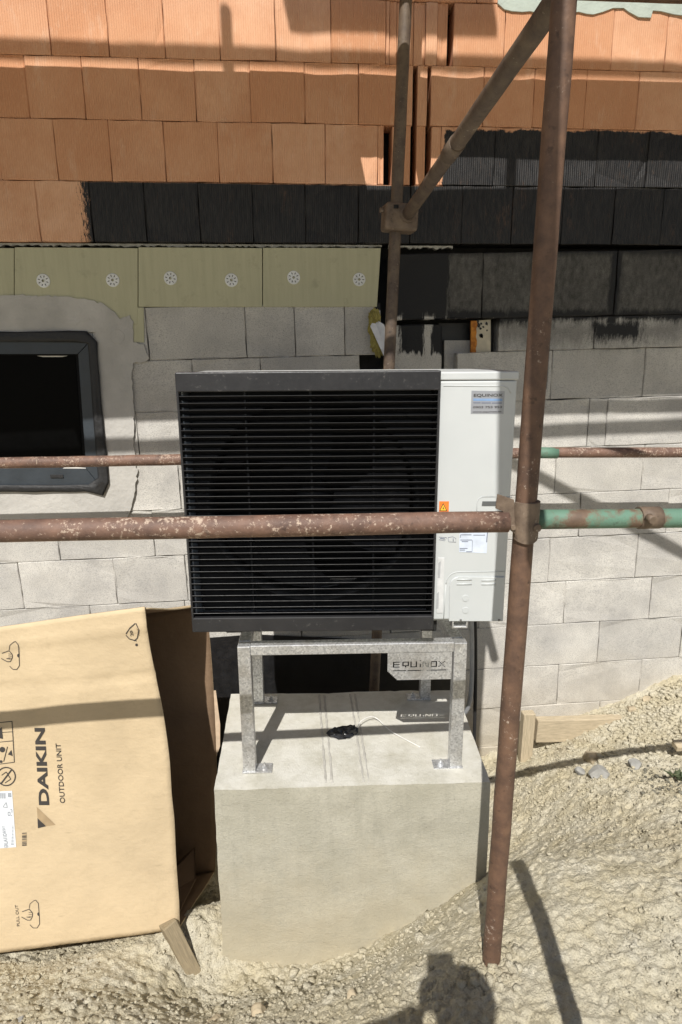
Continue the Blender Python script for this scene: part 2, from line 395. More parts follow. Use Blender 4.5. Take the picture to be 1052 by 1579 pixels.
def cells_(x, y):
    """crumb pattern: domed cells with sharp creases between them"""
    xi, yi = np.floor(x).astype(int), np.floor(y).astype(int); best = np.full(x.shape, 9.0); hh = np.zeros(x.shape)
    for a in (-1, 0, 1):
        for b in (-1, 0, 1):
            i_, j_ = (xi+a) % 256, (yi+b) % 256
            d = (xi+a+_jx[i_, j_]-x)**2+(yi+b+_jy[i_, j_]-y)**2
            m_ = d < best; best = np.where(m_, d, best); hh = np.where(m_, _jh[i_, j_], hh)
    return np.clip(1-best*1.3, 0, 1)*(.35+.65*hh**1.5)
def relief(x, y):
    h = 0
    for k, (s_, a) in enumerate(((2.1, .022), (5.3, .013), (13, .007), (75, .006))):
        h = h + a*(vnoise(x*s_+17*k, y*s_+9*k)-.5)*2
    wx_, wy_ = x+.012*vnoise(x*25, y*25), y+.012*vnoise(x*25+40, y*25+9)
    m1 = np.clip(vnoise(x*2.6+3, y*2.6+8)*2.2-.55, .05, 1)
    h = h + .026*m1*cells_(wx_*15+31, wy_*15+7) + (.008+.012*m1)*cells_(wx_*34+5, wy_*34+60) + .009*cells_(wx_*70+9, wy_*70+2)
    return h
def ground_z(x, y): 
    x = np.atleast_1d(np.asarray(x, float)); y = np.atleast_1d(np.asarray(y, float))
    return ground_base(x, y) + relief(x, y)*np.clip((np.minimum(x+2.6, 3.2-x))*2, .15, 1)
def axis(lo, a, b, hi, st):
    mid = np.arange(a, b+st/2, st); g = st; left = [a]; right = [b]
    while left[-1] > lo: g *= 1.28; left.append(left[-1]-g)
    g = st
    while right[-1] < hi: g *= 1.28; right.append(right[-1]+g)
    return np.r_[left[:0:-1], mid, right[1:]]
gx = axis(-80, -1.15, 2.45, 80, .0066); gy = axis(-80, .95, 3.30, 5, .0066)
GX, GY = np.meshgrid(gx, gy); shp = GX.shape
GZ = ground_z(GX.ravel(), GY.ravel()).reshape(shp)
nx, ny = len(gx), len(gy)
co = np.c_[GX.ravel(), GY.ravel(), GZ.ravel()]
idx = np.arange(nx*ny).reshape(ny, nx)
quads = np.c_[idx[:-1, :-1].ravel(), idx[:-1, 1:].ravel(), idx[1:, 1:].ravel(), idx[1:, :-1].ravel()]
me = bpy.data.meshes.new('ground'); me.vertices.add(len(co)); me.vertices.foreach_set('co', co.ravel())
me.loops.add(quads.size); me.loops.foreach_set('vertex_index', quads.ravel().astype(np.int32))
me.polygons.add(len(quads)); me.polygons.foreach_set('loop_start', np.arange(0, quads.size, 4, dtype=np.int32))
me.polygons.foreach_set('use_smooth', np.ones(len(quads), bool)); me.update(calc_edges=True); me.validate()
tag(link('ground', me, SOIL), kind='structure')
def gz(x, y): 
    i = int(np.clip(np.searchsorted(gx, x), 1, nx-1)); j = int(np.clip(np.searchsorted(gy, y), 1, ny-1))
    return float(GZ[j, i])

# ================================================================== HOUSE WALL
house = tag(empty('house_wall', (0, WY, -1.3)), 'unfinished house wall of red clay bricks above grey blocks, smeared with black bitumen', 'wall')
HB = Vector((0, WY, -1.3))
def under(o, parent=house, base=HB):
    """keep world coordinates of freshly built mesh under the parent"""
    o.parent = parent; o.location = Vector(o.location) - base; return o
def house_mesh(name, me, mat, loc=(0, 0, 0), rot=None, scale=None, parent=None):
    o = link(name, me, mat)
    if parent is None: o.parent = house; o.location = Vector(loc) - HB
    else: o.parent = parent; o.location = loc
    if rot is not None: o.rotation_euler = rot
    if scale is not None: o.scale = scale
    return o
def unit_box(name, bev):
    bm = bmesh.new(); bm_box(bm, (-.5, -.5, -.5), (.5, .5, .5), 0); me = bm_mesh(name, bm); return me
def piece_mesh(name, w, d, h, bev, jag=0.0018, cuts=0):
    """a slightly uneven bevelled masonry unit, front face at y=0"""
    bm = bmesh.new(); bm_box(bm, (-w/2, 0, -h/2), (w/2, d, h/2), bev, 1)
    if cuts: bmesh.ops.subdivide_edges(bm, edges=[e for e in bm.edges if e.calc_length() > .2 and all(v.co.y < .02 for v in e.verts)], cuts=cuts)
    for v in bm.verts:
        v.co += Vector((random.uniform(-jag, jag), random.uniform(-jag, jag)*.6, random.uniform(-jag, jag)))
        if cuts and random.random() < .10 and v.co.y < .01: v.co.y += .005; v.co.x *= .988; v.co.z *= .980
    return bm_mesh(name, bm)
brick_v = [piece_mesh('brick', .2485, .12, .2475, .0028, .0012, 3) for _ in range(9)]
block_v = [piece_mesh('block', .502, .12, .2565, .0035, .0016, 5) for _ in range(9)]
def place(kind, x0, x1, z0, z1, mat, variants, bw, bh, dy=0.0, gap=.002, slope=0.0):
    w = x1-x0-gap; h = z1-z0-.0025
    o = house_mesh(kind, random.choice(variants), mat, ((x0+x1)/2, WY+dy+random.uniform(-.0022, .0022), (z0+z1)/2+slope*((x0+x1)/2)),
                   (random.gauss(0, .0012), -math.atan(slope)+random.gauss(0, .0016), random.gauss(0, .003)), (w/bw, 1, h/bh))
    return o
house_mesh('wall_core', bm_mesh('wall_core', (lambda b: (bm_box(b, (-4.5, WY+.15, -1.3), (5.5, WY+.45, 3.98)), b)[1])(bmesh.new())), DARK)

# --- red brick courses: joints read from the photograph, filled on with whole bricks
zl = [wz(300, 91), wz(300, 187), wz(300, 281), wz(300, 374)]
def fill(js, lo, hi, mod):
    js = sorted(js); out = list(js)
    x = js[0]
    while x > lo: x -= mod; out.append(x)
    x = js[-1]
    while x < hi: x += mod; out.append(x)
    return sorted(out)
LO, HI = -2.3, 3.2
def course(z0, z1, pxs, skip, yref, mod=.2505):
    js = [wx(p, yref) for p in pxs]; sk = [(wx(a, yref), wx(b, yref)) for a, b in skip]
    js = fill(js, LO, HI, mod)
    for a, b in zip(js, js[1:]):
        mid = (a+b)/2
        if any(s0 <= mid <= s1 for s0, s1 in sk): continue
        cut = (b-a) < .15
        place('brick', a, b, z0, z1, CLAY, brick_v, .2485, .2475, random.uniform(0, .012) if cut else 0.0)
course(zl[0], zl[0]+.2535, (80, 169, 255, 340, 425.5, 511, 595, 601, 612, 638, 656, 674, 690, 699, 777, 862, 943, 1026), [(690, 699), (601, 604)], 84)
course(zl[0]+.2535, zl[0]+.505, (37, 125, 213, 298, 385, 470, 555, 640, 735, 820, 905, 985), [], 20)
course(zl[0]+.505, zl[0]+.757, (80, 169, 255, 340, 425.5, 511, 600, 690, 777, 862, 943, 1026), [], 20)
course(zl[0]+.757, zl[0]+1.009, (37, 125, 213, 298, 385, 470, 555, 640, 735, 820, 905, 985), [], 20)
course(zl[0]+1.009, zl[0]+1.261, (80, 169, 255, 340, 425.5, 511, 600, 690, 777, 862, 943, 1026), [], 20)
course(zl[1], zl[0], (42, 129, 216, 301, 386, 470, 553, 613, 637, 644, 659.5, 664.5, 746, 824, 904, 985), [(637, 644), (659.5, 664.5)], 140)
course(zl[2], zl[1], (86, 170, 254, 337, 420, 501.5, 583, 592, 605, 619, 633, 642, 656, 665, 680, 763, 842, 921, 1000), [(592, 605), (633, 642), (656, 665)], 235)
course(zl[3], zl[2], (59, 141, 224, 307, 390, 471, 553, 633, 713, 790, 868, 947), [], 330)
# thin mortar lip and squeezed-out adhesive under the bricks
def blob_strip(name, x0, x1, z, h, mat, depth, n):
    v, f = [], []
    for i in range(n+1):
        x = x0+(x1-x0)*i/n; a = h*random.uniform(.35, 1.0); d = depth*random.uniform(.5, 1.0)
        v += [(x, WY+.05, z), (x, WY+.03-d, z-.001), (x, WY+.03-d*.8, z-a), (x, WY+.05, z-a)]
    for i in range(n):
        for k in range(3): f.append((4*i+k, 4*i+k+1, 4*i+5+k, 4*i+4+k))
    return house_mesh(name, mesh(name, v, f), mat)
blob_strip('mortar_bead', wx(-60, 376), wx(590, 380), zl[3]-.002, .017, MORT, .010, 140)
blob_strip('mortar_bead', wx(600, 382), wx(700, 384), zl[3]-.004, .018, MORT, .012, 26)

# --- grey block courses (the rows climb a little to the right)
_l = [wz(230, y) for y in (473, 556, 636, 714, 788, 859, 930)]; _r = [wz(930, y) for y in (534, 612, 687, 760, 830, 897, 962)]
_dx = wx(930, 700)-wx(230, 700)
SL = float(np.mean([r-l for l, r in zip(_l[1:], _r)]))/_dx
rows = [l-SL*wx(230, 700) for l in _l]
while len(rows) < 12: rows.append(rows[-1]-.2605)
RJ = {0: [770, 850], 1: [851, 994], 2: [909, 937, 1075], 3: [858, 993], 4: [895, 1030], 5: [848, 983], 6: [872, 1004], 7: [924, 1051], 8: [861, 988], 9: [800, 925], 10: [860, 985]}
LJ = {0: [226, 379, 455, 532, 588], 1: [145, 298], 2: [62, 212], 3: [150], 4: [87, 236], 5: [30, 177], 6: [140, 287], 7: [60], 8: [120], 9: [60], 10: [120]}
YR = {0: 515, 1: 590, 2: 650, 3: 724, 4: 800, 5: 865, 6: 930, 7: 994, 8: 1057, 9: 1110, 10: 1160}
YL = {0: 515, 1: 596, 2: 675, 3: 750, 4: 823, 5: 895, 6: 960, 7: 1020, 8: 1080, 9: 1130, 10: 1180}
hole_x = (wx(604, 530), wx(768, 530))          # service opening above the heat pump
win = dict(x0=wx(-400, 640), x1=wx(152, 640), z0=wz(60, 748), z1=wz(60, 524))
for k in range(11):
    z1, z0 = rows[k], rows[k+1]
    L = [wx(p, YL[k]) for p in LJ[k]]; R = [wx(p, YR[k]) for p in RJ[k]]
    js = fill(L, LO, L[-1]-.01, .505)
    if k == 0:
        segs = list(zip(js, js[1:]))
    else:
        x = R[0]; mids = []
        while x-.505 > L[-1]+.14: x -= .505; mids.append(x)
        js = sorted(js+mids+fill(R, R[0], HI, .505)); segs = list(zip(js, js[1:]))
    for a, b in segs:
        if a >= b-.01: continue
        c = (a+b)/2; zm = (z0+z1)/2
        e0, e1, y0_, y1_ = z0+SL*c, z1+SL*c, z0, z1
        if a < win['x1']-.02 and e0 < win['z1'] and e1 > win['z0']:
            if b > win['x1']+.05 and (e1 > win['z1']+.04 or e0 < win['z0']-.04):
                place('block', win['x1']+.005, b, z0, z1, BLOCK, block_v, .502, .2565, .01, .0025, SL); b = win['x1']+.005
            if e1 > win['z1']+.04: y0_ = win['z1']+.004-SL*c
            elif e0 < win['z0']-.04: y1_ = win['z0']-.004-SL*c
            elif b > win['x1']+.05: a = win['x1']+.01
            else: continue
        if k == 1 and hole_x[0] < c < hole_x[1]: continue
        place('block', a, b, y0_, y1_, BLOCK, block_v, .502, .2565, .01, .0025, SL)
# the cut course and the darker tall course beside the post
def tall(xa, xb, za, zb, dy=.006, kind='block'): place(kind, xa, xb, za, zb, BLOCK, block_v, .502, .2565, dy, .003, SL)
cz0, cz1, cz2 = rows[1]+.0, wz(930, 487)-SL*wx(930, 487), wz(930, 386)-SL*wx(930, 386)
zt_row1 = rows[1]
for a, b in zip(*(lambda J: (J, J[1:]))([wx(770, 512), wx(918, 512), wx(1066, 512), wx(1215, 512), HI])): tall(a, b, zt_row1, cz1)
for a, b in zip(*(lambda J: (J, J[1:]))([wx(602, 435), wx(745, 435), wx(950, 435), wx(1150, 435), HI])): tall(a, b, cz1, cz2, 0.0)
# block row behind the opening, set back and tarred
tall(wx(604, 560), wx(683, 560), rows[2], cz1-.02, .022)
house_mesh('opening_back', bm_mesh('opening_back', (lambda b: (bm_box(b, (wx(683, 530), WY+.10, rows[2]), (wx(770, 530), WY+.13, cz1)), b)[1])(bmesh.new())), BITUM)
def tar(name, pts, y, mat=BITUM, th=.004): 
    P = [aty(a, b, y) for a, b in pts]
    o = poly_slab(name, P, (0, -1, 0), th, mat); return under(o)
lower_blk = tar('block', [(684, 525), (724, 525), (724, 590), (684, 590)], WY+.096, BLOCK, .02)
foam = N('pu_foam'); FOAM = foam.fin(foam.mix(foam.ramp(foam.noise(40, 4), .4, .6), (.55, .22, .03), (.36, .12, .015)), .8, foam.bump(foam.noise(60, 4), .8, .01))
CREAM = simple('cream_board', (.52, .47, .36), .9, .15, 20, .3, 100)
def ragged(x0, x1, y0, y1, n, amp): 
    return [(x0, y0)]+[(x1+random.uniform(-amp, amp), y0+(y1-y0)*i/n) for i in range(n+1)]+[(x0, y1)]
tar('foam_seam', ragged(725, 733.5, 495, 580, 14, 1.6), WY+.045, FOAM, .02)
tar('insulation_strip', [(732, 495), (755, 493), (755, 590), (731, 590)], WY+.052, CREAM, .02)
for _ in range(9):
    a, b = random.uniform(735, 752), random.uniform(494, 522); r = random.uniform(1.2, 3.2)
    tar('bitumen_splash', [(a+r*random.uniform(.6, 1.3)*math.cos(t), b+r*random.uniform(.8, 1.8)*math.sin(t)) for t in np.linspace(0, 5.4, 7)], WY+.031, BITUM, .002)
# black sealing sheet on the wall's foot; right end stands in for the unit's shade
tar('bitumen_shade_sheet', [(300, 985), (392, 978), (480, 982), (560, 986), (700, 990), (702, 1100), (704, 1240), (500, 1260), (300, 1250)], WY+.004, BITUM, .003)

# --- green foam boards with plate fixings
def slab_px(name, pts, y, th, mat, bev=.0015):
    return under(poly_slab(name, [aty(a, b, y) for a, b in pts], (0, 1, 0), th, mat, None, bev))
xps_y = WY+.004
xb = [-330, -140, 22, 213, 405, 588]
for a, b in zip(xb, xb[1:]):
    bot = 473 if a > 200 else 500
    e = -6 if b == 588 else 0
    slab_px('insulation_board', [(a+.6, 381.5+random.uniform(-.6, .6)), (b-.6, 382.5), (b-.6+e, bot), (a+.6, bot)], xps_y+random.uniform(-.002, .002), .05, XPS)
slab_px('insulation_board', [(203, 474), (221.5, 474), (222.5, 528), (206, 528)], xps_y+.001, .04, XPS)
def disc_mesh():
    bm = bmesh.new(); n = 28
    def ring(r, y): return [bm.verts.new((r*math.cos(2*math.pi*k/n), y, r*math.sin(2*math.pi*k/n))) for k in range(n)]
    prof = [(.0315, .004), (.0315, -.001), (.029, -.003), (.011, -.002), (.0095, -.004), (.006, -.004), (.005, .004)]
    R = [ring(*p) for p in prof]
    for i, (a, b) in enumerate(zip(R, R[1:])):
        for k in range(n):
            f = bm.faces.new((a[k], a[(k+1) % n], b[(k+1) % n], b[k])); f.material_index = 1 if i >= 5 else 0
    for k in range(8):
        t = 2*math.pi*k/8+.2; M = Matrix.Translation((.020*math.cos(t), -.0035, .020*math.sin(t))) @ Matrix.Rotation(-t, 4, 'Y')
        n0 = set(bm.faces); bm_box(bm, (-.0045, 0, -.0016), (.0045, .002, .0016), 0, 1, M)
        for f in set(bm.faces)-n0: f.material_index = 1
    me = bm_mesh('fixing_disc', bm); return me
DISC = disc_mesh(); DISC.materials.append(simple('white_plastic', (.72, .73, .72), .5)); DISC.materials.append(DARK)
for a, b in ((67, 433), (174, 432), (263, 429), (357, 432), (453, 428), (554, 431), (-60, 434)):
    P = aty(a, b, xps_y-.002); house_mesh('fixing_disc', DISC, None, P, (0, random.uniform(0, 6), 0))

# --- window with its black sealing tape and the rendered patch round it
outl = [(-330, 455), (-60, 457), (30, 455), (70, 456), (110, 458), (140, 463), (160, 469), (178, 482), (185, 492), (200, 486), (206, 496), (206, 528), (222, 531), (230, 552), (226, 557), (205, 560), (203, 580), (207, 640), (206, 690), (212, 730), (207, 765), (196, 800), (-330, 803)]
winr = [(-330, 508), (143, 508), (149, 520), (165, 757), (-330, 759)]
# ring-shaped render patch: upper, right and lower pieces butted together as one outline
pts = outl[:-1]+[(196, 800), (-330, 803), (-330, 757), (163, 757), (147, 512), (-330, 512)]
_q = []
for (a0, b0), (a1, b1) in zip(pts, pts[1:]+pts[:1]):
    n_ = max(1, int(math.hypot(a1-a0, b1-b0)/5)) if min(a0, a1) > -50 and (a0, b0) in outl and (a1, b1) in outl else 1
    for k_ in range(n_): _q.append((a0+(a1-a0)*k_/n_+(random.uniform(-1.6, 1.6) if k_ else 0), b0+(b1-b0)*k_/n_+(random.uniform(-1.6, 1.6) if k_ else 0)))
slab_px('render_patch', _q, WY-.002, .012, RENDER, 0)
slab_px('render_float_mark', [(105, 494), (118, 495), (137, 490), (138, 493), (122, 497), (117, 501), (108, 500)], WY-.0042, .002, RENDER, 0)
P = aty(181, 519, WY-.0022)
dm = bmesh.new(); bmesh.ops.create_cone(dm, cap_ends=True, segments=24, radius1=.036, radius2=.034, depth=.003, matrix=Matrix.Rotation(math.pi/2, 4, 'X'))
house_mesh('filled_fixing', bm_mesh('filled_fixing', dm), RENDER, P)
window = empty('window'); window.parent = house
wloc = Vector(aty(60, 640, WY)) - HB; window.location = wloc
WB = HB + wloc
def win_slab(name, pts, y, th, mat, bev=.001):
    o = poly_slab(name, [aty(a, b, y) for a, b in pts], (0, 1, 0), th, mat, None, bev); o.parent = window; o.location = -WB; return o
# tape: crinkled ring
def crinkle_ring(outer, inner, y, mat):
    bm = bmesh.new(); NP = 46
    def resamp(p): 
        p = [Vector((a, b)) for a, b in p]; seg = [(q-r).length for q, r in zip(p[1:], p)]; tot = sum(seg); out = []
        for i in range(NP):
            d = tot*i/(NP-1); k = 0
            while k < len(seg)-1 and d > seg[k]: d -= seg[k]; k += 1
            out.append(p[k].lerp(p[k+1], min(1, d/seg[k])))
        return out
    o_, i_ = resamp(outer), resamp(inner); rowsv = []
    for t in np.linspace(0, 1, 6):
        r = []
        for a, b in zip(o_, i_):
            q = a.lerp(b, t) + Vector((random.uniform(-1, 1), random.uniform(-1, 1)))*(.9 if t < 1 else 0)
            r.append(bm.verts.new(aty(q.x, q.y, y + random.uniform(-.004, .004) + (-.006*math.sin(t*math.pi)))))
        rowsv.append(r)
    for a, b in zip(rowsv, rowsv[1:]):
        for k in range(NP-1): bm.faces.new((a[k], a[k+1], b[k+1], b[k]))
    o = link('sealing_tape', bm_mesh('sealing_tape', bm, True), mat); o.parent = window; o.location = -WB
    so = o.modifiers.new('s', 'SOLIDIFY'); so.thickness = .003
crinkle_ring([(-330, 512), (0, 512), (60, 511), (140, 511), (147, 514), (150, 530), (158, 640), (168, 745), (169, 759), (163, 766), (150, 758), (100, 758), (-330, 760)],
             [(-330, 527), (0, 527), (60, 527), (130, 527), (136, 528), (137, 540), (144, 640), (152, 740), (153, 746), (150, 747), (145, 747), (100, 748), (-330, 748)], WY-.010, TAPE)
win_slab('frame_head', [(-330, 525), (139, 525), (120, 546), (-330, 546)], WY-.004, .06, FRAME)
win_slab('frame_jamb', [(139.6, 525.5), (154, 748), (133, 722), (120.6, 546.5)], WY-.004, .06, FRAME)
win_slab('frame_sill', [(-330, 722.5), (132.6, 722.5), (153.5, 748.5), (-330, 750)], WY-.004, .06, FRAME)
win_slab('drain_cap', [(77, 732), (97, 732), (98, 737), (78, 737)], WY-.009, .006, TAPE)
win_slab('sash', [(-330, 545), (121, 545), (134, 724), (-330, 724)], WY+.040, .01, simple('sash_black', (.006, .006, .007), .5, spec=.1), 0)
GLASS = simple('dark_pane', (.002, .002, .002), .35, spec=.05)
win_slab('pane', [(-330, 549), (116, 549), (128, 720), (-330, 720)], WY+.036, .003, GLASS, 0)
FILM = simple('white_film', (.75, .73, .68), .5)
win_slab('glazing_film', [(57, 548.6), (105, 548.6), (96, 550.4), (66, 550.4)], WY+.034, .001, FILM, 0)
win_slab('glazing_film', [(94, 724), (100, 720.5), (112, 720), (132.5, 721.5), (133, 724.5)], WY-.001, .002, FILM, 0)

# --- ragged pale plaster at the top of the bricks
pl = [(766, -150), (768, 5), (778, 14), (790, 17), (806, 18), (818, 17), (830, 20), (846, 19), (870, 20), (893, 18), (905, 21), (915, 22), (930, 18), (946, 12), (962, 12), (970, 18), (985, 26), (1004, 27), (1007, 16), (1020, 17), (1040, 22), (1060, 24), (1090, 20), (1130, 26), (1300, 22), (1300, -150)]
slab_px('plaster_patch', pl, WY-.007, .012, simple('pale_plaster', (.42, .47, .41), .9, .10, 10, .6, 70), 0)

# ================================================================== SCAFFOLD
TR = .0252
sc = tag(empty('scaffold', (0.53, 1.42, gz(.53, 1.42))), 'rusty tube scaffold standing in front of the heat pump and the brick wall', 'scaffold')
SB = Vector(sc.location)
def sct(name, pts, mat, r=TR, hollow=.0035, n=20):
    pts = [Vector(p) for p in pts]
    # a little sag and dents so that the tube is not a perfect line
    out = []; m_ = max(2, int(sum((b-a).length for a, b in zip(pts, pts[1:]))/.12))
    a, b = pts[0], pts[-1]
    for i in range(m_+1):
        t = i/m_; out.append(a.lerp(b, t) + Vector((random.uniform(-1, 1), random.uniform(-1, 1), random.uniform(-1, 1)))*.0007)
    o = tubeo(name, out, [r*random.uniform(.985, 1.015) for _ in out], mat, None, n, hollow); o.parent = sc; o.location = -SB; return o
pt, pb = aty(870, 0, 1.42), aty(757, 1490, 1.42)
d_ = (pt-pb)/(pt[2]-pb[2])
post_lo = pb - d_*.40; post_hi = pt + d_*2.8
sct('standard', [post_lo, post_hi], RUST)
# guard post on the deck, its rounded top shows as a shadow on the bricks
s_top = toward_sun(aty(348, 18, WY), 1.42)
sct('guard_post', [(s_top[0]+.03, 1.42, 3.0), (s_top[0], 1.42, s_top[2])], RUST)
# inner standard by the wall
BP0, BP1 = aty(626, 0, 2.94), aty(600, 568, 2.94); db = (BP0-BP1)/(BP0[2]-BP1[2])
sct('standard', [BP1+db*(-.85-BP1[2]), BP0+db*1.6], RUST_D, .0262)
# front guard rail: left length, and the green one right of the clamp
RL = [aty(0, 819, 1.40), aty(783, 804, 1.40)]; RL[0] = RL[0]-(RL[1]-RL[0])*1.3
sct('guard_rail', RL, RUST_B, .0252)
RR = [aty(818, 800.8, 1.445), aty(1500, 796, 1.445)]
sct('guard_rail', RR, RUST_G, .0240)
o = tubeo('coupler', [aty(984, 798.5, 1.445), aty(1016, 798, 1.445)], .0275, CLAMP, None, 20); o.parent = sc; o.location = -SB
cb = aty(1000, 797, 1.414)
o = tubeo('coupler_bolt', [cb, cb+A([.002, -.018, -.004])], .010, CLAMP, None, 6); o.parent = sc; o.location = -SB
# inner rail
IR = [aty(-300, 720, 2.995), aty(1400, 700, 2.995)]
IR[0][2] = aty(0, 714, 2.995)[2]-.0; IR[1][2] = aty(1052, 701, 2.995)[2]-.01
midx = aty(838, 698, 2.995)
sct('inner_rail', [IR[0], (midx[0], 2.995, midx[2])], RUST_B, .0262)
sct('inner_rail', [(midx[0], 2.995, midx[2]), (IR[1][0], 2.995, IR[1][2])], RUST_B, .0258)
o = tubeo('rail_sleeve', [aty(826, 698, 2.995), aty(859, 698.5, 2.995)], .0275, RUST_G, None, 20); o.parent = sc; o.location = -SB
# sloping transom between the outer and the inner standard
T0, T1 = aty(866, -12, 1.49), aty(628, 332, 2.90)
dt = (T0-T1)/np.linalg.norm(T0-T1)
sct('transom', [T1, T0+dt*.25], RUST_D, .0255)
for f_ in (.43,):
    c0 = T1+(T0-T1)*f_; o = tubeo('tube_joint', [c0, c0+dt*.10], .0282, RUST_D, None, 20); o.parent = sc; o.location = -SB
# members above the picture whose shadows cross the wall
DZ = 3.2
kn = [toward_sun(aty(220, 686, WY), 1.455), toward_sun(aty(950, 657, WY), 1.455)]
kd = (kn[1]-kn[0])/(kn[1][0]-kn[0][0]); sct('guard_rail', [kn[0]-kd*2.2, kn[1]+kd*1.5], RUST)
up = [toward_sun(aty(100, 77, WY), 1.37), toward_sun(aty(950, 106, WY), 1.37)]
ud = (up[1]-up[0])/(up[1][0]-up[0][0]); sct('guard_rail', [up[0]-ud*2.0, up[1]+ud*1.5], RUST)
br = [toward_sun(aty(838, 736, WY), 1.372), toward_sun(aty(1052, 850, WY), 1.372)]
bd = (br[1]-br[0])/(br[1][0]-br[0][0]); sct('brace', [br[0]-bd*.28, br[1]+bd*.5], RUST)
# leaning brace whose shadow runs down the near standard
q0 = pb + d_*(2.15-pb[2]) + A([-.020, 0, 0]); q1 = pb + d_*(1.25-pb[2]) + A([.028, 0, 0])
q0, q1 = toward_sun(q0, .35), toward_sun(q1, .35); qd = (q0-q1)/(q0[2]-q1[2])
sct('brace', [q1-qd*.10, q0+qd*1.6], RUST)
# short leaning upright beside the photographer
g0 = aty(795, 1336, 1.93); uh = toward_sun(g0, .45); ux = toward_sun(aty(882, 1579, 1.20), .45)
ldn = (uh-ux)/(uh[2]-ux[2]); foot = ux + ldn*(gz(.5, .5)-.05-ux[2])
sct('standard', [foot, uh], RUST)
for x in (-1.5, .5, 2.1): sct('putlog', [(x, 1.66, DZ-.030), (x, 3.15, DZ-.030)], RUST)
for y in (1.86, 2.99): sct('ledger', [(-3, y, DZ-.088), (3.2, y, DZ-.088)], RUST)
for x in (-2.2, 2.45): sct('standard', [(x, 1.42, gz(x, 1.42)-.05), (x, 1.42, 5.5)], RUST); sct('standard', [(x, 2.94, gz(x, 2.94)-.05), (x, 2.94, 4.3)], RUST)
PLANK = m_wood('plank_wood', (.36, .29, .19))
def plank(p0, p1, w, z, name='deck_plank'):
    a, b = Vector((p0[0], p0[1], z)), Vector((p1[0], p1[1], z)); d = (b-a); L = d.length
    bm = bmesh.new(); bm_box(bm, (0, 0, 0), (L, w, .045), .004)
    o = link(name, bm_mesh(name, bm), PLANK, sc); o.location = a-SB; o.rotation_euler = (0, 0, math.atan2(d.y, d.x)); return o
y0l, y0r = WY-(DZ-wz(200, 648))/KZ, WY-(DZ-wz(950, 612))/KZ
yb = WY-(DZ+.045-wz(100, 101))/KZ
gA = WY-(DZ+.045-wz(800, 294))/KZ; gB = WY-(DZ-wz(800, 246))/KZ
sl = (y0r-y0l)/2.53
def yl(y, x, s): return y+s*(x+.1)
nfr = 4; wfr = (gA-(y0l+y0r)/2)/nfr
for i in range(nfr):
    s = sl*(1-i/nfr*.8); yy = (y0l+y0r)/2 + wfr*i - .001
    plank((-3, yl(yy, -3, s)), (3.2, yl(yy, 3.2, s)), wfr+.006 if i < nfr-1 else wfr, DZ+(.0 if i % 2 == 0 else .0005))
xg = wx(560, 270)-KX*(WY-(gA+gB)/2)
plank((-3, gA+.002), (xg, gA+.002), gB-gA-.004, DZ)
plank((-3, gB), (3.2, gB), yb-gB, DZ)
ub = toward_sun(aty(447, 50, WY), 1.38); ue = toward_sun(aty(768, 38, WY), 1.38)
plank((ub[0], 1.38), (ue[0], 1.38), .45, ub[2])

# clamp on the near post
def arc_band(c, r0, r1, h, a0, a1, n, axis=Vector((0, 0, 1)), mat=CLAMP, name='clamp'):
    """band round an upright tube; angle 0 faces the camera (-y)"""
    bm = bmesh.new(); R = []
    for i in range(n+1):
        t = a0+(a1-a0)*i/n; e = Vector((math.sin(t), -math.cos(t), 0))
        dz = .010*math.cos(t*1.4)
        R.append([bm.verts.new(Vector(c)+e*r+Vector((0, 0, z))) for r, z in ((r0, -h/2-dz), (r1, -h/2-dz), (r1, h/2), (r0, h/2))])
    for a, b in zip(R, R[1:]):
        for k in range(4): bm.faces.new((a[k], a[(k+1) % 4], b[(k+1) % 4], b[k]))
    bm.faces.new(R[0]); bm.faces.new(R[-1])
    return link(name, bm_mesh(name, bm), mat)
cc = pb + d_*(aty(808, 800, 1.42)[2]-pb[2])
cl = arc_band(cc, TR+.001, TR+.008, .088, -1.25, 1.9, 22); cl.parent = sc; cl.location = -SB
wing = [aty(767, 762, 1.393), aty(793, 771, 1.393), aty(795, 824, 1.393), aty(787, 818, 1.393), aty(783, 800, 1.393), aty(776, 788, 1.393), aty(764, 784, 1.393)]
o = poly_slab('clamp_wing', wing, (.25, 1, 0), .006, CLAMP, None, .001); o.parent = sc; o.location = -SB
for a, b, r in ((792, 814, .006), (829, 815, .0095)):
    P = aty(a, b, 1.386); o = tubeo('clamp_bolt', [P, P+A([.004, .03, .002])], r, CLAMP, None, 8); o.parent = sc; o.location = -SB
# clamp on the inner post
ic = aty(620, 336, 2.93)
bm = bmesh.new(); bm_box(bm, (-.083, -.045, -.058), (.062, .05, .052), .014, 3)
o = link('clamp', bm_mesh('clamp', bm), CLAMP, sc); o.location = Vector(ic)-SB; o.rotation_euler = (0, .05, .12)
P = ic+A([-.098, -.01, .028]); o = tubeo('clamp_bolt', [P, P+A([.03, 0, 0])], .011, CLAMP, None, 6); o.parent = sc; o.location = -SB
P = ic+A([-.045, -.052, .034]); o = tubeo('clamp_slot', [P, P+A([.02, 0, 0])], .008, DARK, None, 8); o.parent = sc; o.location = -SB
o = tubeo('clamp_ring', [T1-dt*.006, T1+dt*.028], .034, CLAMP, None, 20); o.parent = sc; o.location = -SB

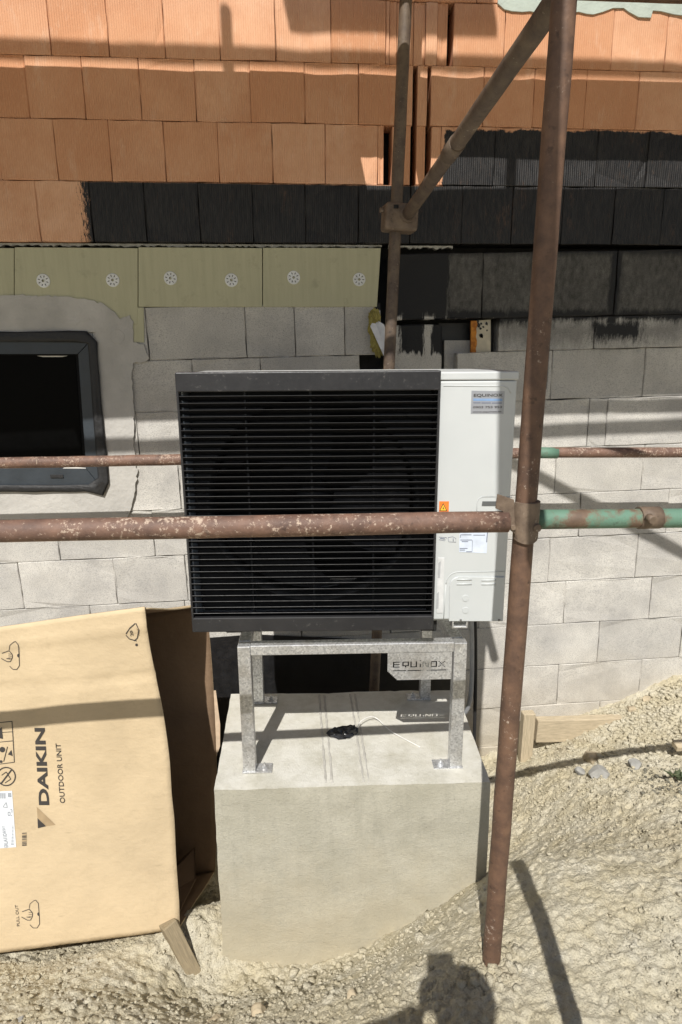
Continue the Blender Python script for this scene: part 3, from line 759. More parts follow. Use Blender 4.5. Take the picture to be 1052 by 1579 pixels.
# ================================================================== CONCRETE BASE
TOPZ = aty(385, 1193, 2.13)[2]
c4 = [atz(330, 1218, TOPZ), atz(757, 1206.5, TOPZ), atz(703, 1063, TOPZ), atz(356, 1070, TOPZ)]
ctr = sum(c4)/4
def base_mesh():
    bm = bmesh.new(); nu, nv, nw = 44, 26, 36
    top = [[Vector(c4[0]).lerp(Vector(c4[1]), i/nu).lerp(Vector(c4[3]).lerp(Vector(c4[2]), i/nu), j/nv) for i in range(nu+1)] for j in range(nv+1)]
    vt = [[bm.verts.new(p) for p in r] for r in top]
    for j in range(nv):
        for i in range(nu): bm.faces.new((vt[j][i], vt[j][i+1], vt[j+1][i+1], vt[j+1][i]))
    loop = [vt[0][i] for i in range(nu)]+[vt[j][nu] for j in range(nv)]+[vt[nv][i] for i in range(nu, 0, -1)]+[vt[j][0] for j in range(nv, 0, -1)]
    prev = loop
    for k in range(1, nw+1):
        cur = [bm.verts.new((v.co.x+(v.co.x-ctr[0])*.012*k/nw, v.co.y+(v.co.y-ctr[1])*.010*k/nw, TOPZ-1.10*k/nw)) for v in loop]
        for a in range(len(loop)):
            b = (a+1) % len(loop); bm.faces.new((prev[a], prev[b], cur[b], cur[a]))
        prev = cur
    # chipped, rounded arris
    for v in list(bm.verts):
        x, y, z = v.co; n1 = vnoise(A([x*23+y*7]), A([z*23+y*11]))[0]; n2 = vnoise(A([x*6.0]), A([z*6.0+y*5]))[0]
        v.co += Vector(((n1-.5)*.004, (n1-.5)*.005+(n2-.5)*.008, (n2-.5)*.006))
    for j in range(nv+1):
        for i in range(nu+1):
            if i in (0, nu) or j in (0, nv):
                v = vt[j][i]; c = vnoise(A([v.co.x*31]), A([v.co.y*31]))[0]
                v.co.z -= .001+.030*max(0, c-.72); v.co.x += (.001 if i == 0 else -.001 if i == nu else 0); v.co.y += (.001+.03*max(0, c-.74) if j == 0 else -.001 if j == nv else 0)
    return bm_mesh('concrete_base', bm, True)
base = tag(empty('concrete_base', (ctr[0], ctr[1], TOPZ-1.0)), 'cast concrete block with dusty top that carries the galvanised frame', 'concrete block')
bo = link('block_body', base_mesh(), CONC, base); bo.location = -Vector(base.location); es_ = bo.modifiers.new('edges', 'EDGE_SPLIT'); es_.split_angle = math.radians(50)
CSEAM = simple('cement_ridge', (.40, .385, .345), .95, .15, 40, .5, 120)
for (a, b), (c, d) in (((503, 1211), (492, 1068)), ((513, 1211), (500, 1068)), ((562, 1210), (540, 1067)), ((570, 1210), (547, 1067))):
    A0, A1 = atz(a, b, TOPZ), atz(c, d, TOPZ); bm = bmesh.new(); pts = [A0+(A1-A0)*t + A([random.uniform(-.0015, .0015), 0, -.0035]) for t in np.linspace(.02, .97, 30)]
    bm_tube(bm, pts, [.0065*random.uniform(.75, 1.1) for _ in pts], 8); o = link('shutter_seam', bm_mesh('shutter_seam', bm, True), CSEAM, base); o.location = -Vector(base.location)

# ================================================================== GALVANISED FRAME
LW = .047
yawb = math.atan2(c4[1][1]-c4[0][1], c4[1][0]-c4[0][0])
st = tag(empty('support_frame', (ctr[0], ctr[1], TOPZ)), 'galvanised steel frame with letter-cut name plate standing on the concrete block', 'frame')
STB = Vector(st.location)
fl, fr = atz(385, 1192, TOPZ), atz(703, 1185, TOPZ)
bl, brr = atz(399, 1085, TOPZ), atz(656, 1079, TOPZ)
ztop = aty(540, 996, 2.105)[2]
fy = 2.10
LEGS = {}
def stpart(name, lo, hi, bev=.0025, mat=GALV, parent=None, rz=yawb, c=(0, 0, 0)):
    bm = bmesh.new(); bm_box(bm, lo, hi, bev, 2); o = link(name, bm_mesh(name, bm), mat)
    if parent is None: o.parent = st; o.location = Vector(c)-STB; o.rotation_euler = (0, 0, rz)
    else: o.parent = parent; o.location = c
    return o
def leg(p, side, front):
    o = stpart('leg', (-LW/2, 0, .006), (LW/2, LW, ztop-TOPZ), .003, c=(p[0], p[1], TOPZ))
    w = .062
    lo, hi = ((-LW/2-.004, -.004, 0), (LW/2+w, LW+.004, .0065)) if side > 0 else ((-LW/2-w, -.004, 0), (LW/2+.004, LW+.004, .0065))
    fp = stpart('foot_plate', lo, hi, .0015, parent=o)
    cx = (LW/2+w*.52)*side
    bm = bmesh.new(); bmesh.ops.create_cone(bm, cap_ends=True, segments=20, radius1=.015, radius2=.015, depth=.003, matrix=Matrix.Translation((cx, LW*.45, .0083)))
    bmesh.ops.create_cone(bm, cap_ends=True, segments=6, radius1=.010, radius2=.0095, depth=.010, matrix=Matrix.Translation((cx, LW*.45, .0135)))
    bmesh.ops.create_cone(bm, cap_ends=True, segments=10, radius1=.005, radius2=.0045, depth=.012, matrix=Matrix.Translation((cx, LW*.45, .0215)))
    b_ = link('anchor_bolt', bm_mesh('anchor_bolt', bm), GALV, o)
    return o
leg(fl, 1, True); leg(fr, -1, True); leg(bl, 1, False); leg(brr, -1, False)
bh = .037
a, b = Vector((fl[0], fl[1], 0)), Vector((fr[0], fr[1], 0)); L = (b-a).length; ang = math.atan2(b.y-a.y, b.x-a.x)
stpart('cross_beam', (LW/2+.0005, .001, ztop-bh), (L-LW/2-.0005, LW-.001, ztop+.002), .003, c=(a.x, a.y, 0), rz=ang)
a2, b2 = Vector((bl[0], bl[1], 0)), Vector((brr[0], brr[1], 0)); L2 = (b2-a2).length; ang2 = math.atan2(b2.y-a2.y, b2.x-a2.x)
stpart('cross_beam', (LW/2+.0005, .001, ztop-bh), (L2-LW/2-.0005, LW-.001, ztop+.002), .003, c=(a2.x, a2.y, 0), rz=ang2)
for p, q in ((a, a2), (b, b2)):
    v = q-p; stpart('side_beam', (LW+.0005, -LW/2+.001, ztop-bh), (v.length-.0005, LW/2-.001, ztop+.001), .003, c=(p.x, p.y, 0), rz=math.atan2(v.y, v.x))
# name plate: real openings, so that the sun writes the word on the block
GL = {'E': ["11111", "10000", "11111", "10000", "11111"], 'Q': ["11111", "10001", "10001", "11111", "00100"], 'U': ["10001", "10001", "10001", "10001", "11111"],
      'i': ["1", "0", "1", "1", "1"], 'N': ["11001", "11101", "10101", "10111", "10011"], 'O': ["11111", "10001", "10001", "10001", "11111"], 'X': ["10001", "01010", "00100", "01010", "10001"]}
_n = A([-math.sin(ang), math.cos(ang), 0])
def on_front(px_, py_): d = ray(px_, py_); return CAM+d*((A(fl)-CAM)@_n)/(d@_n)
plx0, plx1 = on_front(598, 1028), on_front(697, 1028); pz1, pz0 = ztop-bh-.0005, on_front(648, 1048)[2]
cells = 48; cs = np.linalg.norm(plx1[:2]-plx0[:2])/cells; nr = int(round((pz1-pz0)/cs))
holes = set(); cxx = 4
zr_top = int(round((pz1-on_front(648, 1020.5)[2])/cs))
for ch in 'EQUiNOX':
    g = GL[ch]
    for r_, line in enumerate(g):
        for c_, v in enumerate(line):
            if v == '1': holes.add((zr_top+r_, cxx+c_))
    if ch == 'i': holes.discard((zr_top, cxx)); holes.add((zr_top-1, cxx)); holes.add((zr_top+0, cxx)); holes.discard((zr_top, cxx))
    cxx += len(g[0])+1 + (1 if ch in 'EUX' else 0)
for k in range(4, 44):
    if k not in (14, 27, 28): holes.add((zr_top+7, k))
bm = bmesh.new(); gv = {}
def gvx(r_, c_):
    if (r_, c_) not in gv: gv[(r_, c_)] = bm.verts.new((c_*cs, 0, -r_*cs))
    return gv[(r_, c_)]
for r_ in range(nr):
    for c_ in range(cells):
        if (r_, c_) in holes or (nr-1-r_)+c_ < 7: continue
        bm.faces.new((gvx(r_, c_), gvx(r_, c_+1), gvx(r_+1, c_+1), gvx(r_+1, c_)))
npl = link('name_plate', bm_mesh('name_plate', bm), GALV, st); npl.location = Vector((plx0[0], plx0[1]+.004, pz1))-STB; npl.rotation_euler = (0, 0, ang)
tag(npl, 'galvanised plate with the word EQUINOX cut through it'); so = npl.modifiers.new('s', 'SOLIDIFY'); so.thickness = .003; so.offset = 0

# ================================================================== HEAT PUMP
PA = math.radians(-4.0)
PO = Vector((-.3706, 2.107, .702))
hp = tag(empty('heat_pump', PO, PA), 'white heat pump outdoor unit with black louvred grille on the galvanised frame', 'heat pump')
PWD, PHT = 1.1, .905
def hpb(name, lo, hi, mat, bev=0.0, seg=1, parent=hp): return boxo(name, lo, hi, mat, parent, bev, seg)
gw = .853
# casing around the fan chamber
hpb('left_panel', (.006, .032, .030), (.012, .46, .868), WHITE, .001)
hpb('base_pan', (.006, .036, .022), (1.094, .46, .036), WHITE, .002)
hpb('back_panel', (.014, .448, .040), (1.09, .458, .866), DARK, .001)
hpb('lid', (.002, .028, .868), (1.113, .468, .8955), WHITE, .005, 3)
# right compartment
hpb('front_panel', (gw+.0005, .030, .027), (1.108, .445, .8665), WHITE, .006, 3)
hpb('inner_wall', (gw-.012, .046, .036), (gw-.002, .445, .866), DARK)
# fan ring, shroud and fan
bm = bmesh.new(); n = 56; cxf, czf, r = .43, .45, .365
def ringv(rr, y): return [bm.verts.new((cxf+rr*math.cos(2*math.pi*k/n), y, czf+rr*math.sin(2*math.pi*k/n))) for k in range(n)]
sq = []
for k in range(n):
    t = 2*math.pi*k/n; c_, s_ = math.cos(t), math.sin(t); m_ = min(.413/max(abs(c_), 1e-6), .405/max(abs(s_), 1e-6)); sq.append(bm.verts.new((cxf+c_*m_, .10, czf+s_*m_)))
r1, r2, r3 = ringv(r+.012, .10), ringv(r, .090), ringv(r-.004, .20)
for p_, q_ in ((sq, r1), (r1, r2), (r2, r3)):
    for k in range(n): bm.faces.new((p_[k], p_[(k+1) % n], q_[(k+1) % n], q_[k]))
link('fan_shroud', bm_mesh('fan_shroud', bm, True), simple('shroud_grey', (.022, .023, .023), .6), hp)
fan = empty('fan'); fan.parent = hp; fan.location = (cxf, .15, czf)
FANM = simple('fan_black', (.008, .008, .009), .6)
bm = bmesh.new(); bmesh.ops.create_cone(bm, cap_ends=True, segments=32, radius1=.075, radius2=.060, depth=.08, matrix=Matrix.Rotation(math.pi/2, 4, 'X')); link('hub', bm_mesh('hub', bm, True), FANM, fan)
bv, bf = [], []
for i in range(9):
    t = i/8; rr = .06+.29*t
    for j in range(7):
        s_ = j/6; an = -.55+1.1*s_*(1+.25*t)+.35*t*t
        bv.append((rr*math.cos(an), -.035+.07*s_+.012*math.sin(math.pi*s_), rr*math.sin(an)))
for i in range(8):
    for j in range(6): bf.append((i*7+j, i*7+j+1, i*7+j+8, i*7+j+7))
blade = mesh('blade', bv, bf, True)
for k in range(3):
    o = link('blade', blade, FANM, fan); o.rotation_euler = (0, 2*math.pi*k/3+.4, 0)
# grille frame
hb, sb_ = .067, .055
bm = bmesh.new()
bm_box(bm, (-.002, 0, PHT-hb), (gw, .060, PHT-.004), .004, 2)
bm_box(bm, (-.002, .0005, 0), (gw, .060, sb_), .004, 2)
for x0, x1 in ((-.0015, .006), (gw-.0075, gw-.0005)): bm_box(bm, (x0, .0007, sb_-.006), (x1, .060, PHT-hb+.006), .0015)
link('grille_frame', bm_mesh('grille_frame', bm), BLACK, hp)
# slats: blade with a rounded front lip, ends cut back at a slant
ns = 35; pitch = (PHT-hb-sb_)/(ns+.35)
prof = [(.0034, -.0013), (.0018, -.0009), (.0012, 0), (.0018, .0007), (.0034, .0005), (.036, -.0180), (.036, -.0192)]
x0s, x1s = .0062, gw-.0078
bm = bmesh.new(); xs = [x0s, x0s+.002, .2, .43, .65, x1s-.002, x1s]; RR_ = []
for x in xs: RR_.append([bm.verts.new((x, y, z)) for y, z in prof])
for a_, b_ in zip(RR_, RR_[1:]):
    for k in range(len(prof)): bm.faces.new((a_[k], a_[(k+1) % len(prof)], b_[(k+1) % len(prof)], b_[k]))
bm.faces.new(RR_[0]); bm.faces.new(RR_[-1])
slat = bm_mesh('slat', bm)
for i in range(ns):
    o = link('slat', slat, SLATM, hp); o.location = (0, random.uniform(0, .0008), sb_+pitch*(i+.75)); o.rotation_euler = (random.gauss(0, .006), random.gauss(0, .0004), 0)
for i, xr in enumerate((.215, .43, .64)): hpb('grille_rib', (xr-.003, .030, sb_), (xr+.003, .050, PHT-hb), BLACK)
# details of the white panel (front plane y=.03)
FY = .030
def hpx(px, py): 
    """panel coordinates of a photo point on the pump's front"""
    d = ray(px, py); n_ = A([-math.sin(PA), math.cos(PA), 0]); P0 = A(PO)+n_*FY; t = ((P0-CAM)@n_)/(d@n_); P = CAM+d*t-A(PO)
    return P[0]*math.cos(PA)+P[1]*math.sin(PA), P[2]
SHADE_LINE = simple('panel_seam', (.30, .305, .30), .6)
def panel_line(name, pts, w=.0022, mat=None, dep=.0012):
    q = [hpx(*p) for p in pts]; bm = bmesh.new(); bm_tube(bm, [(x, FY-dep*.2, z) for x, z in q], w/2, 8); return link(name, bm_mesh(name, bm, True), mat or WHITE, hp)
def panel_plate(name, pts, y0, th, mat, bev=.0012):
    q = [hpx(*p) for p in pts]; return poly_slab(name, [(x, y0, z) for x, z in q], (0, 1, 0), th, mat, hp, bev)
def arc_pts(cx, cy, r, a0, a1, n): return [(cx+r*math.cos(t), cy+r*math.sin(t)) for t in np.linspace(a0, a1, n)]
panel_line('pressed_edge', [(684, 595), (776, 595.5), (783, 598), (788, 606)], .003)
# lower service cover with rounded corner, pressed ridges and knock-outs
cov = arc_pts(707, 903, 14, math.pi, 1.5*math.pi, 8)+[(778, 889), (775.5, 957.5), (692, 957.5)]
panel_plate('service_cover', cov, FY-.006, .007, WHITE, .0025)
panel_line('pressed_edge', arc_pts(707, 901, 19, math.pi, 1.5*math.pi, 8)+[(779, 881)], .003)
panel_line('pressed_edge', [(688, 901), (684, 957)], .003)
for a, b, c in ((704, 727, 900), (742, 764, 900), (704, 727, 893), (742, 764, 894)):
    o = panel_line('pressed_rib', [(a, c), (b, c-.3)], .006); o.location.y = -.0055
for b in (921.5, 940):
    x, z = hpx(717.5, b); bm = bmesh.new(); bmesh.ops.create_cone(bm, cap_ends=True, segments=24, radius1=.0125, radius2=.0115, depth=.003, matrix=Matrix.Translation((x, FY-.0065, z)) @ Matrix.Rotation(math.pi/2, 4, 'X')); link('knock_out', bm_mesh('knock_out', bm), WHITE, hp)
for a, b in ((710, 955), (769, 955)):
    x, z = hpx(a, b); bm = bmesh.new(); bmesh.ops.create_cone(bm, cap_ends=True, segments=12, radius1=.0045, radius2=.003, depth=.006, matrix=Matrix.Translation((x, FY-.008, z)) @ Matrix.Rotation(math.pi/2, 4, 'X')); link('screw', bm_mesh('screw', bm), simple('screw_steel', (.25, .25, .25), .4, metal=.8), hp)
# grip recess: its shade painted as a dark flat plate
panel_line('pressed_edge', [(735, 800), (735.5, 776), (738, 769), (744, 766), (790, 766.5)], .003)
panel_plate('grip_shade', [(744, 773), (768, 773), (767, 780), (743, 780)], FY-.0015, .002, simple('grip_shadow', (.10, .105, .105), .7), 0)
# narrow panel with the type strip on the left
panel_plate('wiring_strip', [(675, 860), (685.5, 860), (683, 945), (673, 945)], FY-.002, .003, simple('pale_strip', (.60, .61, .61), .5), .0006)
for a0, b0, a1, b1 in ((676, 868, 679.5, 891), (673.5, 915, 677, 938)): panel_plate('strip_print', [(a0, b0), (a1, b0-3), (a1-1, b1), (a0-1, b1)], FY-.0026, .0008, simple('grey_print', (.40, .41, .42), .6), 0)
# warning sticker
panel_plate('warning_sticker', [(677.5, 773), (692.5, 773), (692, 791), (677, 791)], FY-.0008, .001, simple('orange_sticker', (.80, .21, .03), .5), 0)
panel_plate('warning_triangle', [(683.5, 775.5), (690, 788), (677.5, 788)], FY-.0014, .001, INK, 0)
panel_plate('warning_triangle_fill', [(683.5, 777.8), (688.2, 786.9), (678.9, 786.9)], FY-.0019, .001, simple('yellow_print', (.85, .50, .03), .5), 0)
panel_plate('bolt_sign', [(684.2, 780), (682.3, 784), (683.8, 784), (683, 786.4), (685.2, 783.2), (683.9, 783.2)], FY-.0024, .001, INK, 0)
# type plate
BLUEW = simple('blue_white_label', (.60, .66, .76), .45); GREYP = simple('label_print', (.16, .18, .24), .6)
panel_plate('type_plate', [(709, 822), (752.5, 820.5), (750.5, 853), (708, 851)], FY-.0008, .001, BLUEW, 0)
def bars(pts_rows, name, y, mat=GREYP, h=1.1):
    for (a, b, c) in pts_rows: panel_plate(name, [(a, c), (b, c), (b, c+h), (a, c+h)], y, .0006, mat, 0)
bars([(710, 727, 824), (730, 748, 824.5), (710, 728, 832), (712, 722, 834.5), (709, 721, 845), (709, 717, 847.5), (719, 728, 850)], 'label_line', FY-.0013)
panel_plate('label_line', [(728.3, 833), (728.9, 833), (728.3, 850), (727.7, 850)], FY-.0013, .0006, GREYP, 0)
panel_plate('label_line', [(751, 820.8), (752.4, 820.8), (751.2, 836), (749.8, 836)], FY-.0013, .0006, GREYP, 0)
panel_plate('label_line', [(710, 824.5), (710.8, 824.5), (710.4, 829), (709.6, 829)], FY-.0013, .0006, GREYP, 0)
# little pictogram left of it
for seg in ([(677, 828), (689, 829), (686, 834), (677, 832)], [(691, 829), (698, 827.5), (703, 830), (703, 836), (692, 835.5), (691, 829)]):
    panel_line('pictogram', seg, .0016, GREYP)
panel_line('pictogram', [(679, 830), (686, 831)], .003, GREYP); panel_line('pictogram', [(699, 830), (699, 834.5)], .0025, GREYP)
# silver sticker with the name
SILV = N('silver_sticker'); SILVM = SILV.fin((.36, .375, .41), .35, None, .35)
panel_plate('name_sticker', [(727.3, 602.3), (778.5, 603.2), (776.5, 638.3), (726, 638)], FY-.0008, .001, SILVM, 0)
sx0, sz0 = hpx(726.8, 637); sx1, sz1 = hpx(778, 603)
def sticker_text(txt, px, py, pw, ph, bold=0.0, mat=INK):
    x, z = hpx(px, py); x2, z2 = hpx(px+pw, py-ph); me = text_mesh(txt, 1.0, bold); 
    vs2 = [v.co for v in me.vertices]; wx_ = max(v.x for v in vs2)-min(v.x for v in vs2); hy = max(v.y for v in vs2)-min(v.y for v in vs2); mx, my = min(v.x for v in vs2), min(v.y for v in vs2)
    M = Matrix.Diagonal((1/wx_, 1/hy, 1, 1)) @ Matrix.Translation((-mx, -my, 0)); me.transform(M)
    o = link('sticker_print', me, mat, hp); o.rotation_euler = (math.pi/2, 0, 0); o.location = (x, FY-.0013, z); o.scale = (x2-x, z2-z, 1); return o
sticker_text('EQUINOX', 730.5, 612.6, 45, 5.6, .012)
panel_plate('sticker_band', [(730, 614.4), (775, 614.8), (774.6, 618.6), (729.8, 618.3)], FY-.0013, .0005, simple('blue_print', (.20, .31, .50), .5), 0)
bars([(730, 741, 620.3), (742.5, 757, 620.5), (758.5, 774, 620.7)], 'sticker_print', FY-.0013, GREYP, 1.6)
sticker_text('0903 753 953', 729.5, 629.6, 44.5, 3.6, .006)
sticker_text('www.equinox.sk', 728.8, 636.8, 45, 3.4, .006)
# feet and brackets
for x in (.135, .845):
    for y in (.06, .40): hpb('foot', (x-.030, y, -.031), (x+.030, y+.05, .022), simple('rubber', (.012, .012, .012), .8), .005, 2)
x, z = hpx(708, 969); bm = bmesh.new(); bm_box(bm, (x-.025, .03, -.006), (x+.03, .075, .0), .001); bm_box(bm, (x-.025, .028, -.006), (x-.020, .074, .020), .001); bm_box(bm, (x+.025, .028, -.006), (x+.030, .074, .020), .001)
link('foot_bracket', bm_mesh('foot_bracket', bm), GALV, hp)
x, z = hpx(735, 985)
# pipes and cable that leave behind the unit
INSUL = simple('black_pipe_lagging', (.018, .018, .019), .75, .2, 40, .4, 90); GREYC = simple('grey_conduit', (.30, .31, .325), .5)
def world_tube(name, pts, r, mat, label, cat, n=12):
    o = tubeo(name, pts, r, mat, None, n); return tag(o, label, cat)
def smooth_path(P, n=10):
    P = [Vector(p) for p in P]; Q = [P[0]]+P+[P[-1]]; out = []
    for i in range(1, len(Q)-2):
        for k in range(n):
            t = k/n; a_, b_, c_, d__ = Q[i-1], Q[i], Q[i+1], Q[i+2]
            out.append(.5*((2*b_)+(-a_+c_)*t+(2*a_-5*b_+4*c_-d__)*t*t+(-a_+3*b_-3*c_+d__)*t**3))
    out.append(P[-1]); return out
world_tube('conduit', smooth_path([aty(727, 950, 2.567), aty(728, 1000, 2.602), aty(727, 1060, 2.628), aty(722, 1090, 2.646), aty(714, 1102, 2.672), aty(700, 1112, 2.733), aty(690, 1135, 2.803)]), .0105, GREYC, 'thin grey conduit bending behind the right leg of the galvanised frame', 'conduit')
world_tube('pipe', smooth_path([aty(732.5, 950, 2.593), aty(733.5, 1010, 2.646), aty(733, 1080, 2.681), aty(731, 1150, 2.716), aty(729, 1215, 2.751)]), .0085, INSUL, 'black lagged pipe hanging behind the right side of the white casing', 'pipe')

# ================================================================== CARDBOARD BOX
BRc, TRc = aty(280, 1430, 2.06), aty(222, 935, 2.13)
BLc, TLc = aty(0, 1468, 2.03), aty(0, 967, 2.20)
BRb, TRb = aty(331, 1347, 2.58), aty(312, 931, 2.56)
cbx = tag(empty('cardboard_box', (BRc[0]-.4, 2.25, BRc[2]-.02)), 'large open cardboard box printed DAIKIN, lying on its side beside the concrete block', 'box')
CB = Vector(cbx.location)
ext = 1.9
def cpanel(name, f, nu, nv, mats, th=.006, wob=.004, label=None, seed=0):
    """sheet from f(u,v) with slight buckling; outer face mats[0], inner face mats[1]"""
    bm = bmesh.new(); V = [[bm.verts.new(f(i/nu, j/nv)) for i in range(nu+1)] for j in range(nv+1)]
    for j in range(nv):
        for i in range(nu): bm.faces.new((V[j][i], V[j][i+1], V[j+1][i+1], V[j+1][i]))
    bm.normal_update(); me = bpy.data.meshes.new(name); bm.to_mesh(me); bm.free()
    for p in me.polygons: p.use_smooth = True
    for m in mats: me.materials.append(m)
    o = link(name, me, None, cbx); o.location = -CB
    s = o.modifiers.new('s', 'SOLIDIFY'); s.thickness = th; s.offset = -1; s.material_offset = 1; s.material_offset_rim = 0
    if label: o['label'] = label
    return o
def fpt(u, v):     # front panel, u 0 right .. 1 left edge of picture .. beyond ; v 0 bottom .. 1 top
    lo = BRc+(BLc-BRc)*u*ext; hi = TRc+(TLc-TRc)*u*ext
    P = lo+(hi-lo)*v
    n1 = (vnoise(A([u*3.1]), A([v*2.7]))[0]-.5)*.016 + (vnoise(A([u*9+4]), A([v*7]))[0]-.5)*.005
    crease = -.006*math.exp(-((v-.945)/.012)**2) + .006*math.exp(-((v-.80-.02*u)/.008)**2)
    bow = .045*math.sin(math.pi*v)*(.5+.6*u)
    edge = (.010*(vnoise(A([v*9]), A([3.3]))[0]-.5) + .024*math.exp(-((v-.55)/.25)**2))*math.exp(-u*9)
    return Vector(P+A([edge, n1+crease+bow, 0]))
def fsafe(u, v): return fpt(u, v)
cpanel('front_panel', lambda i, j: fsafe(1-i, j), 60, 70, (CARD, CARD_SHADE))
def bpt(u, v):
    lo = BRb+(BLc-BRc)*u*ext; hi = TRb+(TLc-TRc)*u*ext; hi = A([hi[0]+.02, hi[1], hi[2]])
    P = lo+(hi-lo)*v
    bul = .025*math.sin(math.pi*min(1, v*1.05))**.8*math.exp(-u*3)
    n1 = (vnoise(A([u*4+9]), A([v*3.3]))[0]-.5)*.03
    return Vector(P+A([bul*.9, n1, 0]))
cpanel('back_panel', lambda i, j: bpt(i, j), 40, 40, (CARD, CARD_SHADE))
def cbot(u, v): return (fpt(u, 0)+Vector((0, .007, .004))).lerp(bpt(u, 0), v)+Vector((0, 0, (vnoise(A([u*5]), A([v*5]))[0]-.5)*.006))
cpanel('bottom_panel', lambda i, j: cbot(i, j), 30, 12, (CARD, CARD_SHADE))
def ctop(u, v): return (fpt(u, 1)+Vector((0, .007, -.004))).lerp(bpt(u, 1), v)+Vector((0, 0, -.012*math.sin(math.pi*v)+(vnoise(A([u*5]), A([v*5+8]))[0]-.5)*.02*v))
cpanel('top_panel', lambda i, j: ctop(1-i, j), 30, 12, (CARD, CARD_SHADE))
# closed far end, and the folded flap that lies on the bottom inside
cpanel('end_panel', lambda i, j: fpt(.99, j).lerp(bpt(.99, j), i), 6, 10, (CARD, CARD_SHADE))
fp = [cbot(.02, .05)+Vector((0, 0, .02)), cbot(.02, .6)+Vector((-.0, 0, .07)), cbot(.06, .96)+Vector((0, 0, .16)), cbot(.2, .9)+Vector((0, 0, .02)), cbot(.2, .1)+Vector((0, 0, .012))]
o = poly_slab('inner_flap', fp, (0, 0, 1), .005, CARD_SHADE); o.parent = cbx; o.location = -CB
# pale strip on the back panel's free edge, its colour painting the sunlight there
strip = [bpt(0, .70)+Vector((-.004, -.004, 0)), bpt(0, .70)+Vector((.010, -.006, 0)), bpt(0, .58)+Vector((.022, -.010, 0)), bpt(0, .50)+Vector((.018, -.008, 0)), bpt(0, .46)+Vector((.0, -.004, 0))]
o = poly_slab('sunlit_edge', strip, (0, 1, 0), .004, simple('sunlit_card', (.62, .47, .33), .85)); o.parent = cbx; o.location = -CB
# printing on the front panel
def pu(px, py):
    """find u,v of a photo point on the front panel (bilinear)"""
    u, v = .3, .5
    for _ in range(7):
        d = ray(px, py)
        def err(u_, v_):
            P = A(fpt(u_, v_))-CAM; k = P@fw; return A([P@RT/k*F+W/2-px, -(P@UP)/k*F+H/2-py])
        e = err(u, v); J = np.c_[(err(u+1e-4, v)-e)/1e-4, (err(u, v+1e-4)-e)/1e-4]; s_ = np.linalg.solve(J, e); u -= s_[0]; v -= s_[1]
    return u, v
def on_card(px, py, off=.0012):
    u, v = pu(px, py); P = fpt(u, v); a_ = fpt(u+.01, v)-P; b_ = fpt(u, v+.01)-P; n_ = a_.cross(b_).normalized()
    if n_.y > 0: n_ = -n_
    return P+n_*off
def print_shape(name, polys, mat, off=.0017):
    """flat print: 2-D photo outlines laid on the panel"""
    v, f = [], []
    for P in polys:
        f.append(tuple(range(len(v), len(v)+len(P)))); v += [on_card(a_, b_, off) for a_, b_ in P]
    o = link(name, mesh(name, v, f), mat, cbx); o.location = -CB; return o
def print_text(txt, p0, p1, q0, bold, mat):
    """text laid with its baseline from photo point p0 to p1 and its cap height towards q0"""
    me = text_mesh(txt, 1.0, bold, 0.0); bm = bmesh.new(); bm.from_mesh(me)
    bmesh.ops.subdivide_edges(bm, edges=[e for e in bm.edges if e.calc_length() > .6], cuts=1)
    xs_ = [v.co.x for v in bm.verts]; ys_ = [v.co.y for v in bm.verts]; x0, x1, y0, y1 = min(xs_), max(xs_), min(ys_), max(ys_)
    p0, p1, q0 = A(p0, float), A(p1, float), A(q0, float)
    O = {k: A(on_card(*p), float) for k, p in dict(a=p0, b=p1, c=q0, d=q0+p1-p0).items()}
    for v in bm.verts:
        s_, t_ = (v.co.x-x0)/(x1-x0), (v.co.y-y0)/(y1-y0)
        pp = p0+(p1-p0)*s_+(q0-p0)*t_; v.co = on_card(pp[0], pp[1], .0019)
    me2 = bm_mesh('print', bm); bpy.data.meshes.remove(me)
    o = link('printed_text', me2, mat, cbx); o.location = -CB; return o
print_text('DAIKIN', (76.5, 1241), (69.5, 1122), (60.5, 1241), .035, INK)
print_text('OUTDOOR UNIT', (101, 1238), (94, 1146), (93, 1238), .010, INK)
print_shape('printed_logo', [[(58.5, 1262), (57.2, 1244), (86, 1271.5), (72, 1273.5)]], INK_M)
print_shape('printed_logo', [[(59, 1276.5), (58.3, 1261), (71.5, 1273.5)]], INK, .0023)
def stroke(name, pts, w, mat=INK):
    polys = []
    for (a0, b0), (a1, b1) in zip(pts, pts[1:]):
        d = math.hypot(a1-a0, b1-b0) or 1; nx_, ny_ = -(b1-b0)/d*w/2, (a1-a0)/d*w/2
        polys.append([(a0+nx_, b0+ny_), (a1+nx_, b1+ny_), (a1-nx_, b1-ny_), (a0-nx_, b0-ny_)])
    return print_shape(name, polys, mat)
def circ(cx, cy, r, n=26): return [(cx+r*math.cos(2*math.pi*k/n), cy+r*math.sin(2*math.pi*k/n)) for k in range(n+1)]
stroke('printed_symbol', circ(10, 1197, 14), 1.8); stroke('printed_symbol', [(2, 1208), (18, 1187)], 2.2); stroke('printed_symbol', [(3, 1195), (10, 1190), (17, 1201), (8, 1207)], 1.2)
stroke('printed_symbol', [(-30, 1117), (19, 1112), (22.5, 1175), (-30, 1182)], 1.1); stroke('printed_symbol', [(-30, 1147), (20.5, 1142)], 1.0); stroke('printed_symbol', [(4, 1129), (19.6, 1128)], .8)
for q_ in ([(3, 1121), (5, 1139), (-6, 1137), (-4, 1127)], [(12.5, 1163), (18, 1156), (20, 1165.5)], circ(4, 1155.5, 4.3, 14)[:-1], circ(2, 1174, 2.3, 10)[:-1]): print_shape('printed_symbol', [q_], INK)
stroke('printed_symbol', [(6, 1174), (12, 1151)], 1.2)
